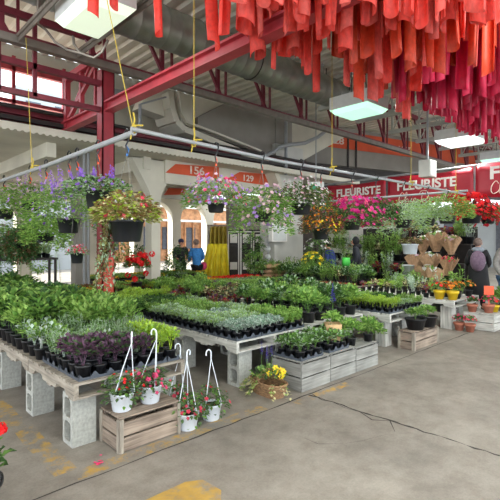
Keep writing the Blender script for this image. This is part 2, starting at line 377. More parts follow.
# front gallery columns with flared heads at Y=9.7
def flared(X_, Y, w_, zs, fl, ztop, name):
    b = MB(); pr = [(w_/2, 0), (w_/2, zs), (w_/2+.05, zs+.25), (w_/2+fl*.4, zs+.55), (w_/2+fl, ztop)]
    for (a, z0), (c, z1) in zip(pr[:-1], pr[1:]): b.prism([(X_-a, Y, z0), (X_+a, Y, z0), (X_+c, Y, z1), (X_-c, Y, z1)], (0, .3, 0))
    return struct(name, b, 'cream')
pc = P(156, 200, Y=9.7); flared(pc.x, 9.7, .26, 2.55, .55, 3.62, 'column_gallery')
flared(pc.x-4.6, 9.7, .26, 2.55, .9, 3.62, 'column_gallery'); 
# lintel band with numbers
def textmesh(name, body, size, m, bold=.02, shear=0, parent=None):
    c = bpy.data.curves.new(name, 'FONT'); c.body = body; c.size = size; c.extrude = .004; c.align_x = 'CENTER'; c.align_y = 'CENTER'; c.offset = bold*size; c.shear = shear
    o = bpy.data.objects.new(name, c); COL.objects.link(o); bpy.context.view_layer.update(); dg = bpy.context.evaluated_depsgraph_get()
    me = bpy.data.meshes.new_from_object(o.evaluated_get(dg)); bpy.data.objects.remove(o); me.materials.clear(); me.materials.append(M[m]); me.name = name
    return ob(name, me, parent)
def ynum(txt, px, py, Y, size, m='numgrey', name='number', sx=1.0):
    o = textmesh(name, txt, size, m); o.location = P(px, py, Y=Y); o.rotation_euler = (math.pi/2, 0, 0); o.scale = (sx, 1, 1); return o
x0 = P(166, 170, Y=9.62).x; x1 = P(276, 170, Y=9.62).x; xm = P(222, 170, Y=9.62).x
b = MB(); b.box(x0, x1, 9.64, 9.9, 3.05, 3.66); struct('lintel_beam', b, 'cream')
def band(pts, Y, th=.03):
    b = MB(); b.prism([P(a, c, Y=Y) for a, c in pts], (0, th, 0)); return struct('orange_wall_panel', b, 'orange')
band([(166, 172.5), (176, 164), (219, 167), (219, 179)], 9.61); band([(226, 179.5), (240, 172), (272, 174.5), (272, 186)], 9.61)
tag(ynum('156', 196.5, 171, 9.59, .29, sx=1.25), None, None, None, 'structure'); tag(ynum('129', 248, 178.6, 9.59, .25, sx=1.25), None, None, None, 'structure')
b = MB(); q0 = P(160, 184, Y=12.5); q1 = P(212, 184, Y=12.5); b.box(q0.x, q1.x, 12.5, 12.8, 3.0, 3.66); struct('lintel_beam', b, 'cream')
b = MB(); b.prism([P(164, 195, Y=12.47), P(169, 188, Y=12.47), P(189, 188.5, Y=12.47), P(189, 194.5, Y=12.47)], (0, .03, 0)); struct('orange_wall_panel', b, 'orange')
# big grey pillar, haunched girder
pp = P(289, 270, Y=9.3); X0 = P(276, 250, Y=9.3).x
b = MB(); X1 = P(303, 250, Y=9.3).x; b.box(X0, X1, 9.3, 10.0, 0, 4.6); struct('pillar_concrete', b, 'pillar')
b = MB(); b.box(X0-.12, X0+.05, 9.25, 9.75, 0, 1.95); struct('pillar_base', b, 'pillar')
b = MB(); b.prism([P(a, c, Y=9.45) for a, c in ((198,131),(198,117),(226,103),(276,117),(276,156),(262,154))], (0, .4, 0)); struct('girder_web_beam', b, 'greyc')
def flange(pts, Y, t, dy, name, m='cream'):
    q = [P(a, c, Y=Y) for a, c in pts]; b = MB()
    for a, c in zip(q[:-1], q[1:]):
        b.bar(a+V((0, dy/2, 0)), c+V((0, dy/2, 0)), t, dy, up=V((0, 1, 0)))
    return struct(name, b, m)
flange([(171, 92), (173, 108), (177, 121), (185, 129), (210, 139), (245, 153), (262, 159), (274, 167), (280, 182), (281, 205)], 9.2, .16, .8, 'girder_flange_beam')
flange([(180, 92), (182, 112), (188, 122), (212, 131), (262, 151)], 9.15, .05, .1, 'girder_flange_trim')
b = MB(); b.prism([P(a, c, Y=9.5) for a, c in ((150,84),(171,90),(175,120),(140,108))], (0, .4, 0)); b.prism([P(a, c, Y=9.6) for a, c in ((175,92),(232,104),(198,118),(198,131),(181,122))], (0, .3, 0)); struct('girder_beam', b, 'cream')
b = MB(); b.prism([P(a, c, Y=9.4) for a, c in ((276,117),(292,121),(292,172),(276,172))], (0, .5, 0)); struct('girder_post_beam', b, 'greyc')
b = MB(); b.prism([P(a, c, Y=9.45) for a, c in ((292,121),(345,137),(318,152),(304,160),(304,176),(292,176))], (0, .4, 0)); struct('girder_beam', b, 'cream')
b = MB(); b.tube([P(a, c, Y=9.0) for a, c in ((262,157),(272,153),(279,147),(288,145),(305,143),(318,137),(327,130))], .06, 8); b.tube([P(a, c, Y=9.1) for a, c in ((286,118),(286,175))], .05, 8); struct('service_pipe_trim', b, 'pipe')
b = MB(); b.prism([P(a, c, Y=9.2) for a, c in ((112,88),(132,92),(128,106),(110,108))], (0,.1,0)); b.bar(P(141,104,Y=9.0), P(166,97,Y=9.0), .04,.04); b.bar(P(140,104,Y=9.0), P(140,130,Y=9.0), .05,.05); struct('service_pipe_trim', b, 'pipe')
M['taupe'] = mat('taupe_wall', (112, 104, 96), .85)
q0 = P(229, 200, Y=14.6); q1 = P(292, 200, Y=14.6); b = MB(); b.box(q0.x, q1.x+1.5, 14.6, 14.8, 0, 3.66); struct('added_dark_panel', b, 'taupe')  # dark panel added to cut the glare of the arch opening behind
# right-hand numbered gallery wall
A = P(306, 140, z=5.25); B = P(500, 165, z=5.25); A.z = B.z = 0; dv = (B-A).normalized(); nv = V((-dv.y, dv.x, 0))*.3
if nv.dot(FW) < 0: nv = -nv
def wquad(a, c, z0, z1, off=0, e=None): 
    p = A+dv*a-nv.normalized()*off; q = A+dv*c-nv.normalized()*off; return [(p.x, p.y, z0), (q.x, q.y, z0), (q.x, q.y, z1), (p.x, p.y, z1)]
LW = (B-A).length+8
b = MB(); b.prism(wquad(0, LW, 4.45, 5.9), nv); struct('gallery_wall_right', b, 'greyc')
b = MB(); b.prism(wquad(.5, LW, 5.1, 5.75, .03), nv.normalized()*.03); struct('orange_wall_panel', b, 'orange')
b = MB()
for a in (1.9, 2.3, 6.2, 10.5): b.prism(wquad(a, a+.07, 4.4, 5.7, .06), nv.normalized()*.03)
struct('gallery_pipe_trim', b, 'darkmetal')
b = MB(); b.prism(wquad(0, LW, 3.6, 4.45, -.25), nv); struct('dark_opening_wall', b, 'darkmetal')  # dark strip standing in for the shaded opening under the numbered band
b = MB(); b.prism(wquad(-.1, 7, 0, 3.6, -.3), nv); M['umber'] = mat('shaded_brown_wall', (66, 58, 52), .9); struct('shade_backdrop_wall', b, 'umber')  # backdrop added over the bright gap, the dark interior's shade put into its colour
for txt, a, z in (('128', 1.35, 5.35), ('127', 4.9, 5.35)):
    p = A+dv*a-nv.normalized()*.05; o = textmesh('number', txt, .34, 'numgrey'); o.location = (p.x, p.y, z); o.rotation_euler = (math.pi/2, 0, math.atan2(dv.y, dv.x)); o.scale = (1.5, 1, 1); tag(o, None, None, None, 'structure')

# ------------------------------------------------------------------ duct
def duct(loc0, L, r, name, label):
    t = thing(name, label, 'duct', loc0); b = MB(); prof = []; x = 0; vs = []; n = 28
    st = []
    while x < L: st += [(x, r), (x+.20, r), (x+.215, r*1.03), (x+.235, r*1.03)]; x += .25
    for x, rr in st:
        for k in range(n): a = 2*math.pi*k/n; vs.append((x+.12*k/n, rr*math.cos(a), rr*math.sin(a)))
    b.add(vs, [(i*n+k, i*n+(k+1) % n, (i+1)*n+(k+1) % n, (i+1)*n+k) for i in range(len(st)-1) for k in range(n)], 0, True)
    b.build('duct_pipe', 'duct', t)
    x = 1.2
    while x < L:
        h = MB(); h.tube([(x, -r-.01, 0), (x, -r-.01, 6.0-loc0[2])], .012, 5); h.tube([(x, r+.01, 0), (x, r+.01, 6.0-loc0[2])], .012, 5)
        h.tube([(x, (r+.01)*math.cos(a), (r+.01)*math.sin(a)) for a in [math.pi+math.pi*i/10 for i in range(11)]], .012, 5); h.build('hanger', 'darkmetal', t); x += 3
    return t
duct((-4, 6.45, 5.22), 13.6, .34, 'ventilation_duct', 'long grey spiral ventilation duct running under the roof')
# ------------------------------------------------------------------ ceiling lamps
def lamp(x0, x1, y0, y1, z, label, lens, power):
    t = thing('ceiling_lamp', label, 'ceiling lamp', ((x0+x1)/2, (y0+y1)/2, z)); hx = (x1-x0)/2; hy = (y1-y0)/2
    h = MB(); k = .08
    h.add([(-hx,-hy,0),(hx,-hy,0),(hx,hy,0),(-hx,hy,0),(-hx,-hy,.26),(hx,-hy,.26),(hx,hy,.26),(-hx,hy,.26)], [(4,5,6,7),(0,1,5,4),(1,2,6,5),(2,3,7,6),(3,0,4,7)]); h.box(-hx*.9, hx*.9, -hy*.9, hy*.9, .02, .2); h.build('housing', 'whitemetal', t)
    l = MB(); l.add([(-hx,-hy,0),(hx,-hy,0),(hx,hy,0),(-hx,hy,0),(-hx+k,-hy+k,-.09),(hx-k,-hy+k,-.09),(hx-k,hy-k,-.09),(-hx+k,hy-k,-.09)], [(7,6,5,4),(0,4,5,1),(1,5,6,2),(2,6,7,3),(3,7,4,0)]); l.build('lens', lens, t)
    ld = bpy.data.lights.new('lamp_tube', 'AREA'); ld.shape = 'RECTANGLE'; ld.size = .12; ld.size_y = hy*1.1; ld.energy = power; ld.color = (.94, 1, .96); ob('lamp_tube', ld, t, (0, 0, -.10))
    for sx in (-1, 1):
        r = MB(); r.tube([(sx*hx*.7, 0, .26), (sx*hx*.7, 0, 6.0-z)], .01, 5); r.build('hanging_rod', 'darkmetal', t)
lamp(2.05, 2.66, 4.75, 5.7, 4.36, 'nearest large square ceiling lamp with a pale lit lens, above the left rail', 'lens1', 8)
lamp(7.55, 8.35, 4.6, 5.5, 4.3, 'ceiling lamp with a glowing green-white lens in front of the duct end', 'lens2', 40)
lamp(11.9, 12.9, 4.2, 5.2, 4.3, 'ceiling lamp with bright white lens just below the crimson ribbons', 'lens3', 40)
lamp(4.9, 5.6, .2, 1.2, 4.9, 'unseen ceiling lamp added near the ribbon mass to brighten the hall', 'lens2', 45); lamp(1.2, 1.9, -1.5, -.5, 4.9, 'unseen ceiling lamp added over the walkway to brighten the hall', 'lens2', 45)  # both lamps are unseen, added to lift the light on the plants
for i, (a, c) in enumerate(((16.5, 4.6), (20.5, 4.4))): lamp(a, a+1, c, c+1, 4.4, ('small far ceiling lamp beyond the crimson ribbons', 'farthest ceiling lamp over the banner end')[i], 'lens2', 40)
for X_ in (1.96, 2.80):
    b = MB(); b.box(X_-.03, X_+.03, 3.6, 6.9, 4.50, 4.55); b.box(X_-.008, X_+.008, 3.6, 6.9, 4.44, 4.5); tag(b.build('strut_channel', 'strut'), None, None, None, 'structure')
b = MB(); b.tube([P(a, c, d=6) for a, c in ((38,24),(46,30),(55,42),(68,50),(80,53))], .018, 6); b.tube([P(a, c, d=6) for a, c in ((73,36),(74,44),(80,53),(94,58),(102,52),(108,40))], .018, 6)
q_ = P(38, 24, d=6); b.tube([q_, (q_.x, q_.y, 6.02)], .018, 6); tag(b.build('cable', 'strut'), 'looping grey cable beside the nearest ceiling lamp', 'cable')

# ------------------------------------------------------------------ rails with cords
RX, RY, RZ = 2.05, 3.70, 2.60
b = MB(); b.tube([(RX-.02, 12, RZ-.05), (RX, 8, RZ-.02), (RX, 6, RZ-.03), (RX, RY, RZ)], .028, 10); tag(b.build('hanging_rail', 'pipe'), 'grey pipe rail running to the left with purple baskets on it', 'rail')
b = MB(); b.tube([(RX-.05, RY-.03, RZ+.02), (4, RY, RZ-.02), (6.5, RY, RZ+.0), (10.8, RY, RZ)], .021, 10); tag(b.build('hanging_rail', 'pipe'), 'grey pipe rail running to the right under the red ribbons', 'rail')
def cord(p, top, label, knot=True):
    t = thing('yellow_cord', label, 'cord', p); b = MB(); tv = V(top)-V(p); b.tube([(0,0,0), tv*.5, tv], .0045, 5); b.build('rope', 'cordy', t)
    k = MB(); k.tube([(.0,-.034,.03), (.0,-.02,-.034), (0,.034,-.02), (0,.03,.035), (0,-.034,.03)], .010, 5); k.tube([(0,0,.035), (.03,.03,.10), (0,0,.16)], .009, 5); k.tube([(0,0,.04), (.09,-.02,.05)], .009, 5); k.tube([(0,0,.04), (-.02,.02,-.09)], .007, 5); k.build('knot', 'cordy', t)
cord((RX, RY+.02, RZ+.03), P(107, 0, d=4.0), 'yellow cord holding up the corner of the two rails')
p = P(32, 163, X=RX); cord((RX, p.y, RZ), P(26, 38, Y=p.y+.05), 'yellow cord tied to the left rail above the purple baskets')
def rx(px): 
    k = (px-250)/F; a = RT.x; return RY*(FW.x+k*RT.x)/(FW.y+k*RT.y)
for px, lab in ((194, 'yellow cord tied to the right rail above the lilac petunia basket'), (332, 'yellow cord tied to the right rail beside the green-lit lamp'), (411, 'yellow cord tied to the rail in front of the second banner'), (456, 'yellow cord hanging in front of the banner end')):
    X_ = rx(px); cord((X_, RY, RZ), (X_, RY, 5.42 if X_ > 5 else 5.95), lab)

# ------------------------------------------------------------------ red felt ribbons
def ribbon_mesh(k):
    r0 = U(.054, .078); r1 = r0*(1, 1.02, .95, .5, 1, .9, .4, 1, .75, 1)[int(k/.9+.5)]; L = 1.0; seg = 9; n = 11; span = U(3.3, 4.4); vs = []; b = MB(); tw = U(-.25, .25); bend = U(-.05, .05)
    for i in range(seg+1):
        t = i/seg; r = r0+(r1-r0)*t**1.5; 
        for j in range(n):
            a = span*(j/(n-1)-.5)*(1-.1*t)+tw*t+k
            zc = 1-t - (.018*math.sin(a*1.0+k) if i == seg else 0)
            vs.append((r*math.cos(a)+bend*t*t, r*math.sin(a)+.02*math.sin(t*2+k), zc*L))
    b.add(vs, [(i*n+j, i*n+j+1, (i+1)*n+j+1, (i+1)*n+j) for i in range(seg) for j in range(n-1)], 0, True)
    return b.mesh('ribbon_strip', 'fr_coral')
RM = [ribbon_mesh(k*.9) for k in range(10)]
cordm = MB().tube([(0,0,0),(0,0,1)], .003, 4).mesh('hanging_thread', 'wire')
placed = []
def ribbon(px, yb, zb, m, force=False):
    p = P(px, yb, z=zb)
    if not force:
        for q in placed:
            if (q-p.xy).length < .155: return False
        if abs(p.y-3.05) < .17 or p.y < 1.2: return False
    if force and abs(p.y-3.05) < .24: p.y = 3.05+(.24 if p.y > 3.05 else -.24)
    placed.append(p.xy.copy())
    me = random.choice(RM); L = min(U(1.4, 1.95), 5.9-zb); o = ob('red_ribbon', None, None, (p.x, p.y, zb), U(0, 6.28)); 
    s = ob('felt_strip', me, o); s.scale = (1, 1, L); s.material_slots[0].link = 'OBJECT'; s.material_slots[0].material = M[m]
    md = s.modifiers.new('thick', 'SOLIDIFY'); md.thickness = .006
    c = ob('thread', cordm, o, (0, 0, L-.002)); c.scale = (1, 1, 6.07-zb-L)
    far = p.length
    if m == 'fr_crim': tag(o, 'crimson felt ribbon curl in the dense hanging mass at far upper right', 'ribbon', 'crimson felt ribbons hung from the roof')
    elif m == 'fr_orange': tag(o, 'orange-red felt ribbon curl hanging in the middle of the ribbon mass', 'ribbon', 'orange-red felt ribbons hung from the roof')
    else: tag(o, 'coral red felt ribbon curl hanging near the front of the ribbon mass', 'ribbon', 'coral felt ribbons hung from the roof')
    return o
for px, yb, lab in ((92, 16, 'leftmost small coral ribbon hanging over the nearest ceiling lamp'), (112, 6, 'short coral ribbon end over the right side of the nearest ceiling lamp'), (161, 34, 'lone coral ribbon hanging in front of the duct, left of the other lone one'), (206, 46, 'lone coral ribbon with flared end hanging before the duct beside the red beam')):
    o = ribbon(px, yb, 3.75, 'fr_coral', True); o['label'] = lab; o.scale = (1.3, 1.3, 1) if px > 130 else (.7, .7, 1)
for o in [o for o in bpy.data.objects if o.name.startswith('red_ribbon')]:
    if 'group' in o: del o['group']
for px, yb in ((238,30),(246,32),(255,54),(262,55),(272,66),(276,50),(286,56),(296,58),(303,70),(315,91),(313,70),(325,36),(334,56),(345,85),(352,74)): ribbon(px, yb, U(3.6, 3.9), random.choice(['fr_coral','fr_rose','fr_coral']), True)
for px, yb in ((366,98),(377,100),(372,75),(389,80),(395,95),(402,112),(411,92),(414,118)): ribbon(px, yb, U(3.4, 3.7), random.choice(['fr_coral','fr_rose','fr_orange']), True)
cont = [(235,25),(245,40),(265,50),(305,66),(330,50),(350,72),(375,90),(405,105),(430,112),(450,126),(475,138),(500,148),(520,152)]
def cy(px):
    for (a, ya), (c, yc) in zip(cont[:-1], cont[1:]):
        if a <= px <= c: return ya+(yc-ya)*(px-a)/(c-a)
    return 20
tries = 0; cnt = 0
while tries < 9000 and cnt < 250:
    tries += 1; px = U(236, 518); yb = U(-8, cy(px)-2) if random.random() < .45 else cy(px)-U(0, 50)
    if yb < -8: continue
    m = 'fr_crim' if (yb > 74 and px > 392) or yb > 105 else ('fr_orange' if yb > 45 and px > 335 and random.random() < .6 else random.choice(['fr_coral', 'fr_rose']))
    zb = U(3.5, 4.1) if yb > 0 else U(3.8, 4.4)
    if ribbon(px, yb, zb, m): cnt += 1

# ------------------------------------------------------------------ plants: foliage generators
def dome(b, r, h, n, L, W, mats, z0=0, c=(0, 0), up=.5, shell=.45, droop=.2, bottom=0):
    for i in range(n):
        d = rdir(); 
        if d.z < -bottom: d.z = -d.z
        k = U(shell, 1)
        p = V((c[0]+d.x*r*k, c[1]+d.y*r*k, z0+max(0, h*.5*(1-0)+d.z*h*.5*k)))
        dd = (V((d.x, d.y, d.z*.6+up))+rdir()*.6).normalized()
        b.leaf(p-dd*L*.4, dd, L*U(.7, 1.25), W*U(.7, 1.2), random.choice(mats), droop)
    return b
def stems(b, r, h, n, m, z0=0):
    for i in range(n): a = U(0, 6.28); q = U(.2, .9)*r; b.tube([(U(-.2,.2)*r, U(-.2,.2)*r, z0), (q*math.cos(a), q*math.sin(a), z0+h*U(.6,.95))], .0022, 3, m, False)
def blooms(b, r, h, n, R, mats, z0=0, k=5, cm=None, c=(0,0), low=-.1):
    for i in range(n):
        d = rdir()
        if d.z < low: d.z = -d.z
        p = V((c[0]+d.x*r, c[1]+d.y*r, z0+h*.5+d.z*h*.5)); b.flower(p, d+V((0,0,.3)), R*U(.75, 1.2), random.choice(mats), k, cm)
def squarepot(rt, rb, h, m='blackpot', rim=True, n=14):
    b = MB(); t = .003
    pr = [(0, .0), (rb, 0), (rt, h-.012), (rt*1.06, h-.012), (rt*1.06, h), (rt*.95, h), (rt*.93, h-.015)]
    b.lathe(pr, n, 0); b.lathe([(rt*.93, h-.016), (0, h-.014)], n, 1); return b.mesh('pot', [m, 'soil'])
POT = squarepot(.050, .038, .085)
def potted(name, label, cat, folmesh_list, potmesh, group=None, extra=None):
    out = []
    for fm in folmesh_list:
        t = thing(name, label, cat, (0, 0, -5), 0, group); ob('pot', potmesh, t); ob('foliage', fm, t)
        out.append(Proto(t))
    return out
def fol(fn, mats, nv=2):
    L = []
    for i in range(nv): b = MB(); fn(b); L.append(b.mesh('foliage', mats))
    return L
def f_bushy(n=90, r=.075, h=.14, L=.035, W=.02, ms=(0, 0, 1), z0=.075): 
    def g(b): stems(b, r*.6, h*.8, 6, 0, z0); dome(b, r, h, n, L, W, ms, z0)
    return g
def f_feather(n=130, r=.07, h=.17, ms=(0, 1), z0=.075, L=.05, W=.007):
    def g(b):
        for s_ in range(14):
            a = U(0, 6.28); q = U(.1, 1)*r; tip = V((q*math.cos(a), q*math.sin(a), z0+h*U(.65, 1)))
            base = V((q*.3*math.cos(a), q*.3*math.sin(a), z0)); b.tube([base, tip], .0018, 3, ms[0], False)
            for i in range(n//14): t = U(.2, 1); d = (rdir()+V((0,0,.9))).normalized(); b.leaf(base.lerp(tip, t), d, L*U(.6,1), W, random.choice(ms))
    return g
def f_grass(n=90, r=.06, h=.18, ms=(0, 1), z0=.075):
    def g(b):
        for i in range(n): a = U(0, 6.28); q = U(0, .6)*r; d = V((math.cos(a)*U(0,.5), math.sin(a)*U(0,.5), 1)).normalized(); b.leaf(V((q*math.cos(a), q*math.sin(a), z0)), d, h*U(.6, 1), .010, random.choice(ms), .1)
    return g
def f_broad(n=40, r=.10, h=.2, L=.07, W=.05, ms=(0, 1), z0=.08): return f_bushy(n, r, h, L, W, ms, z0)

# ------------------------------------------------------------------ pallets, blocks, trays, crates
def pallet(x0, y0, wx, ly, z, label, wood='pal'):
    """deck boards along X, stringers along Y"""
    t = thing('wooden_pallet', label, 'pallet', (x0, y0, z)); H = .125
    b = MB(); y = 0; n = 7; bw = ly/n*.78
    for i in range(n): yy = i*(ly-bw)/(n-1); b.box(0, wx, yy, yy+bw, H-.018, H)
    b.build('deck', wood+'x', t)
    b = MB()
    for yy in (0, ly/2-.05, ly-.1): b.box(0, wx, yy, yy+.1, 0, .016)
    b.build('bottom_deck', wood+'x', t)
    for xx in (0, wx/2-.02, wx-.04):
        s = MB(); za, zb = .016, H-.018; nt = .035
        pr = [(0, za), (ly*.14, za), (ly*.17, za+nt), (ly*.33, za+nt), (ly*.36, za), (ly*.64, za), (ly*.67, za+nt), (ly*.83, za+nt), (ly*.86, za), (ly, za), (ly, zb), (0, zb)]
        s.prism([(xx, a, c) for a, c in pr], (.04, 0, 0)); s.build('stringer', wood+'y', t)
    return t
def block_mesh(face='x'):
    b = MB(); w_, dp, H = .19, .19, .39; t = .032; holes = [(t, w_-t, .03, .18), (t, w_-t, .21, .36)]
    # two rounded through holes along x
    def hole(y0, y1, z0, z1, n=12):
        cy_, cz = (y0+y1)/2, (z0+z1)/2; a_, c_ = (y1-y0)/2, (z1-z0)/2; return [(cy_+a_*abs(math.cos(t_))**.5*math.copysign(1, math.cos(t_)), cz+c_*abs(math.sin(t_))**.5*math.copysign(1, math.sin(t_))) for t_ in [2*math.pi*(i+.5)/n for i in range(n)]]
    for xx in (0, dp):
        for (y0, y1, z0, z1), (a, c) in zip(holes, ((0, H/2), (H/2, H))):
            hp = hole(y0, y1, z0, z1); out = []
            for (yy, zz) in hp:
                cy_, cz = w_/2, (a+c)/2; dy, dz = yy-cy_, zz-cz; k = min((w_/2)/abs(dy) if abs(dy) > 1e-6 else 99, ((c-a)/2)/abs(dz) if abs(dz) > 1e-6 else 99); out.append((cy_+dy*k, cz+dz*k))
            n = len(hp); vs = [(xx, p[0], p[1]) for p in hp]+[(xx, p[0], p[1]) for p in out]
            b.add(vs, [(i, (i+1) % n, n+(i+1) % n, n+i) for i in range(n)])
            cs = [(0, a), (w_, a), (w_, c), (0, c)]
            for cc in cs:
                near = sorted(range(n), key=lambda i: (out[i][0]-cc[0])**2+(out[i][1]-cc[1])**2)[:2]
                b.add([(xx, *out[near[0]]), (xx, *cc), (xx, *out[near[1]])], [(0, 1, 2)])
    for (y0, y1, z0, z1) in holes:
        hp = hole(y0, y1, z0, z1); n = len(hp); b.add([(0, p[0], p[1]) for p in hp]+[(dp, p[0], p[1]) for p in hp], [(i, n+i, n+(i+1) % n, (i+1) % n) for i in range(n)])
    b.add([(0,0,0),(dp,0,0),(dp,w_,0),(0,w_,0),(0,0,H),(dp,0,H),(dp,w_,H),(0,w_,H)], [(0,3,2,1),(4,5,6,7),(0,1,5,4),(3,7,6,2)])
    return b.mesh('concrete_block', 'block')
BLK = block_mesh()
def block(x, y, label, rot=0, sz=1.0):
    o = ob('concrete_block', BLK, None, (x, y, 0), rot); o.scale = (1, 1, .4/.39); return tag(o, label, 'concrete block')
def crate(x0, x1, y0, y1, z0, h, label, wood='crate', nslat=2, topgap=.03, name='wooden_crate'):
    wx, wy = x1-x0, y1-y0; t = thing(name, label, 'crate', (x0, y0, z0)); p = .028; k = .014
    for ax in ((0, 0), (wx-p, 0), (0, wy-p), (wx-p, wy-p)):
        b = MB(); b.box(ax[0]+.001, ax[0]+p-.001, ax[1]+.001, ax[1]+p-.001, 0, h-.006); b.build('corner_post', wood+'z', t)
    sh = (h-topgap)/nslat
    for i in range(nslat):
        z = i*sh
        for yy in (-k, wy): b = MB(); b.box(-k, wx+k, yy, yy+k, z+.006, z+sh-.008); b.build('side_slat', wood+'x', t)
        for xx in (-k, wx): b = MB(); b.box(xx, xx+k, 0, wy, z+.006, z+sh-.008); b.build('end_slat', wood+'y', t)
    if wood == 'crate':
        for xx in (-k-.002, wx+k-.024):
            b = MB(); b.box(xx, xx+.026, -k-.012, -k-.001, 0, h-.014); b.build('corner_batten', 'palz', t)
        b = MB(); b.box(-k-.012, -k-.001, -k, .02, 0, h-.014); b.build('corner_batten', 'palz', t); b = MB(); b.box(-k-.012, -k-.001, wy-.02, wy+k, 0, h-.014); b.build('corner_batten', 'palz', t)
    b = MB(); n = max(2, round(wy/.12)); 
    for i in range(n): b.box(-k, wx+k, -k+i*(wy+2*k)/n+.003, -k+(i+1)*(wy+2*k)/n-.003, h-.012, h)
    b.build('top_boards', wood+'x', t)
    return t
def carry_tray(nx, ny, pitch, label, group):
    t = MB(); wx, wy = nx*pitch, ny*pitch; H = .055; t.box(.004, wx-.004, .004, wy-.004, 0, .004)
    # zig-zag rim: raised triangular webs between the pots
    def side(a, c, n):
        a = V(a); c = V(c); d = (c-a)/n
        nrm = V((-(c-a).y, (c-a).x, 0)).normalized()
        for i in range(n+1):
            m_ = a+d*i; l = m_-d*.42 if i > 0 else m_; r = m_+d*.42 if i < n else m_
            top = H if 0 < i < n else H
            t.prism([l, r, m_+V((0,0,top))+d*.05, m_+V((0,0,top))-d*.05] if 0 < i < n else ([l, r, m_+V((0,0,top))]), nrm*.004)
        t.bar(a+V((0,0,.012)), c+V((0,0,.012)), .006, .02)
    side((.006,.006,0), (wx-.006,.006,0), nx); side((wx-.006,.006,0), (wx-.006,wy-.006,0), ny); side((wx-.006,wy-.006,0), (.006,wy-.006,0), nx); side((.006,wy-.006,0), (.006,.006,0), ny)
    o = t.build('carry_tray', 'tray', None, (0,0,-5)); tag(o, label, 'tray', group); return Proto(o)

TZ = .525   # deck height of the pallet tables
# ---- table A (left, nearest)
TAX, TAY = 1.31, 3.27
for i, lab in enumerate(('weathered pallet with purple basil on it, nearest end of the left table', 'weathered pallet, second from the near end of the left table', 'third weathered pallet of the left table at the photo edge', 'fourth weathered pallet of the left table', 'last weathered pallet of the left table')):
    pallet(TAX, TAY+i*1.04, 1.0, 1.02, .4, lab)
block(1.345, 3.38, 'concrete block standing upright under the near corner of the left table')
block(2.10, 3.38, 'concrete block under the aisle-side near corner of the left table')
block(1.33, 4.24, 'concrete block under the joint of the first two left table pallets')
block(2.10, 4.24, 'concrete block under the aisle side of the first left table joint')
block(1.33, 5.22, 'concrete block with round holes at the photo left edge under the left table')
block(2.10, 5.22, 'concrete block under the second joint on the aisle side of the left table')
for y in (6.26, 7.30, 8.2):
    for x in (1.33, 2.1): tag(block(x, y, 'concrete block in the shade under the far part of the left table'), None, None, 'concrete blocks under the far left table')
# ---- table B (middle)
TBX, TBY = 3.10, 3.45
for i, lab in enumerate(('whitish pallet at the near corner of the middle table', 'second whitish pallet along the middle table', 'third whitish pallet of the middle table by the red column')):
    pallet(TBX, TBY+i*1.16, 1.2, 1.14, .4, lab, 'white')
block(3.20, 3.52, 'concrete block under the near corner of the middle table behind the yellow flower basket')
block(4.00, 3.70, 'concrete block under the middle table behind the grey crates')
block(3.16, 4.50, 'concrete block under the middle table seen past the floor baskets')
for (x, y) in ((4.0, 4.6), (3.16, 5.70), (4.0, 5.7), (3.16, 6.66), (4.0, 6.66)): tag(block(x, y, 'concrete block in the shade under the rear of the middle table'), None, None, 'concrete blocks under the middle table')
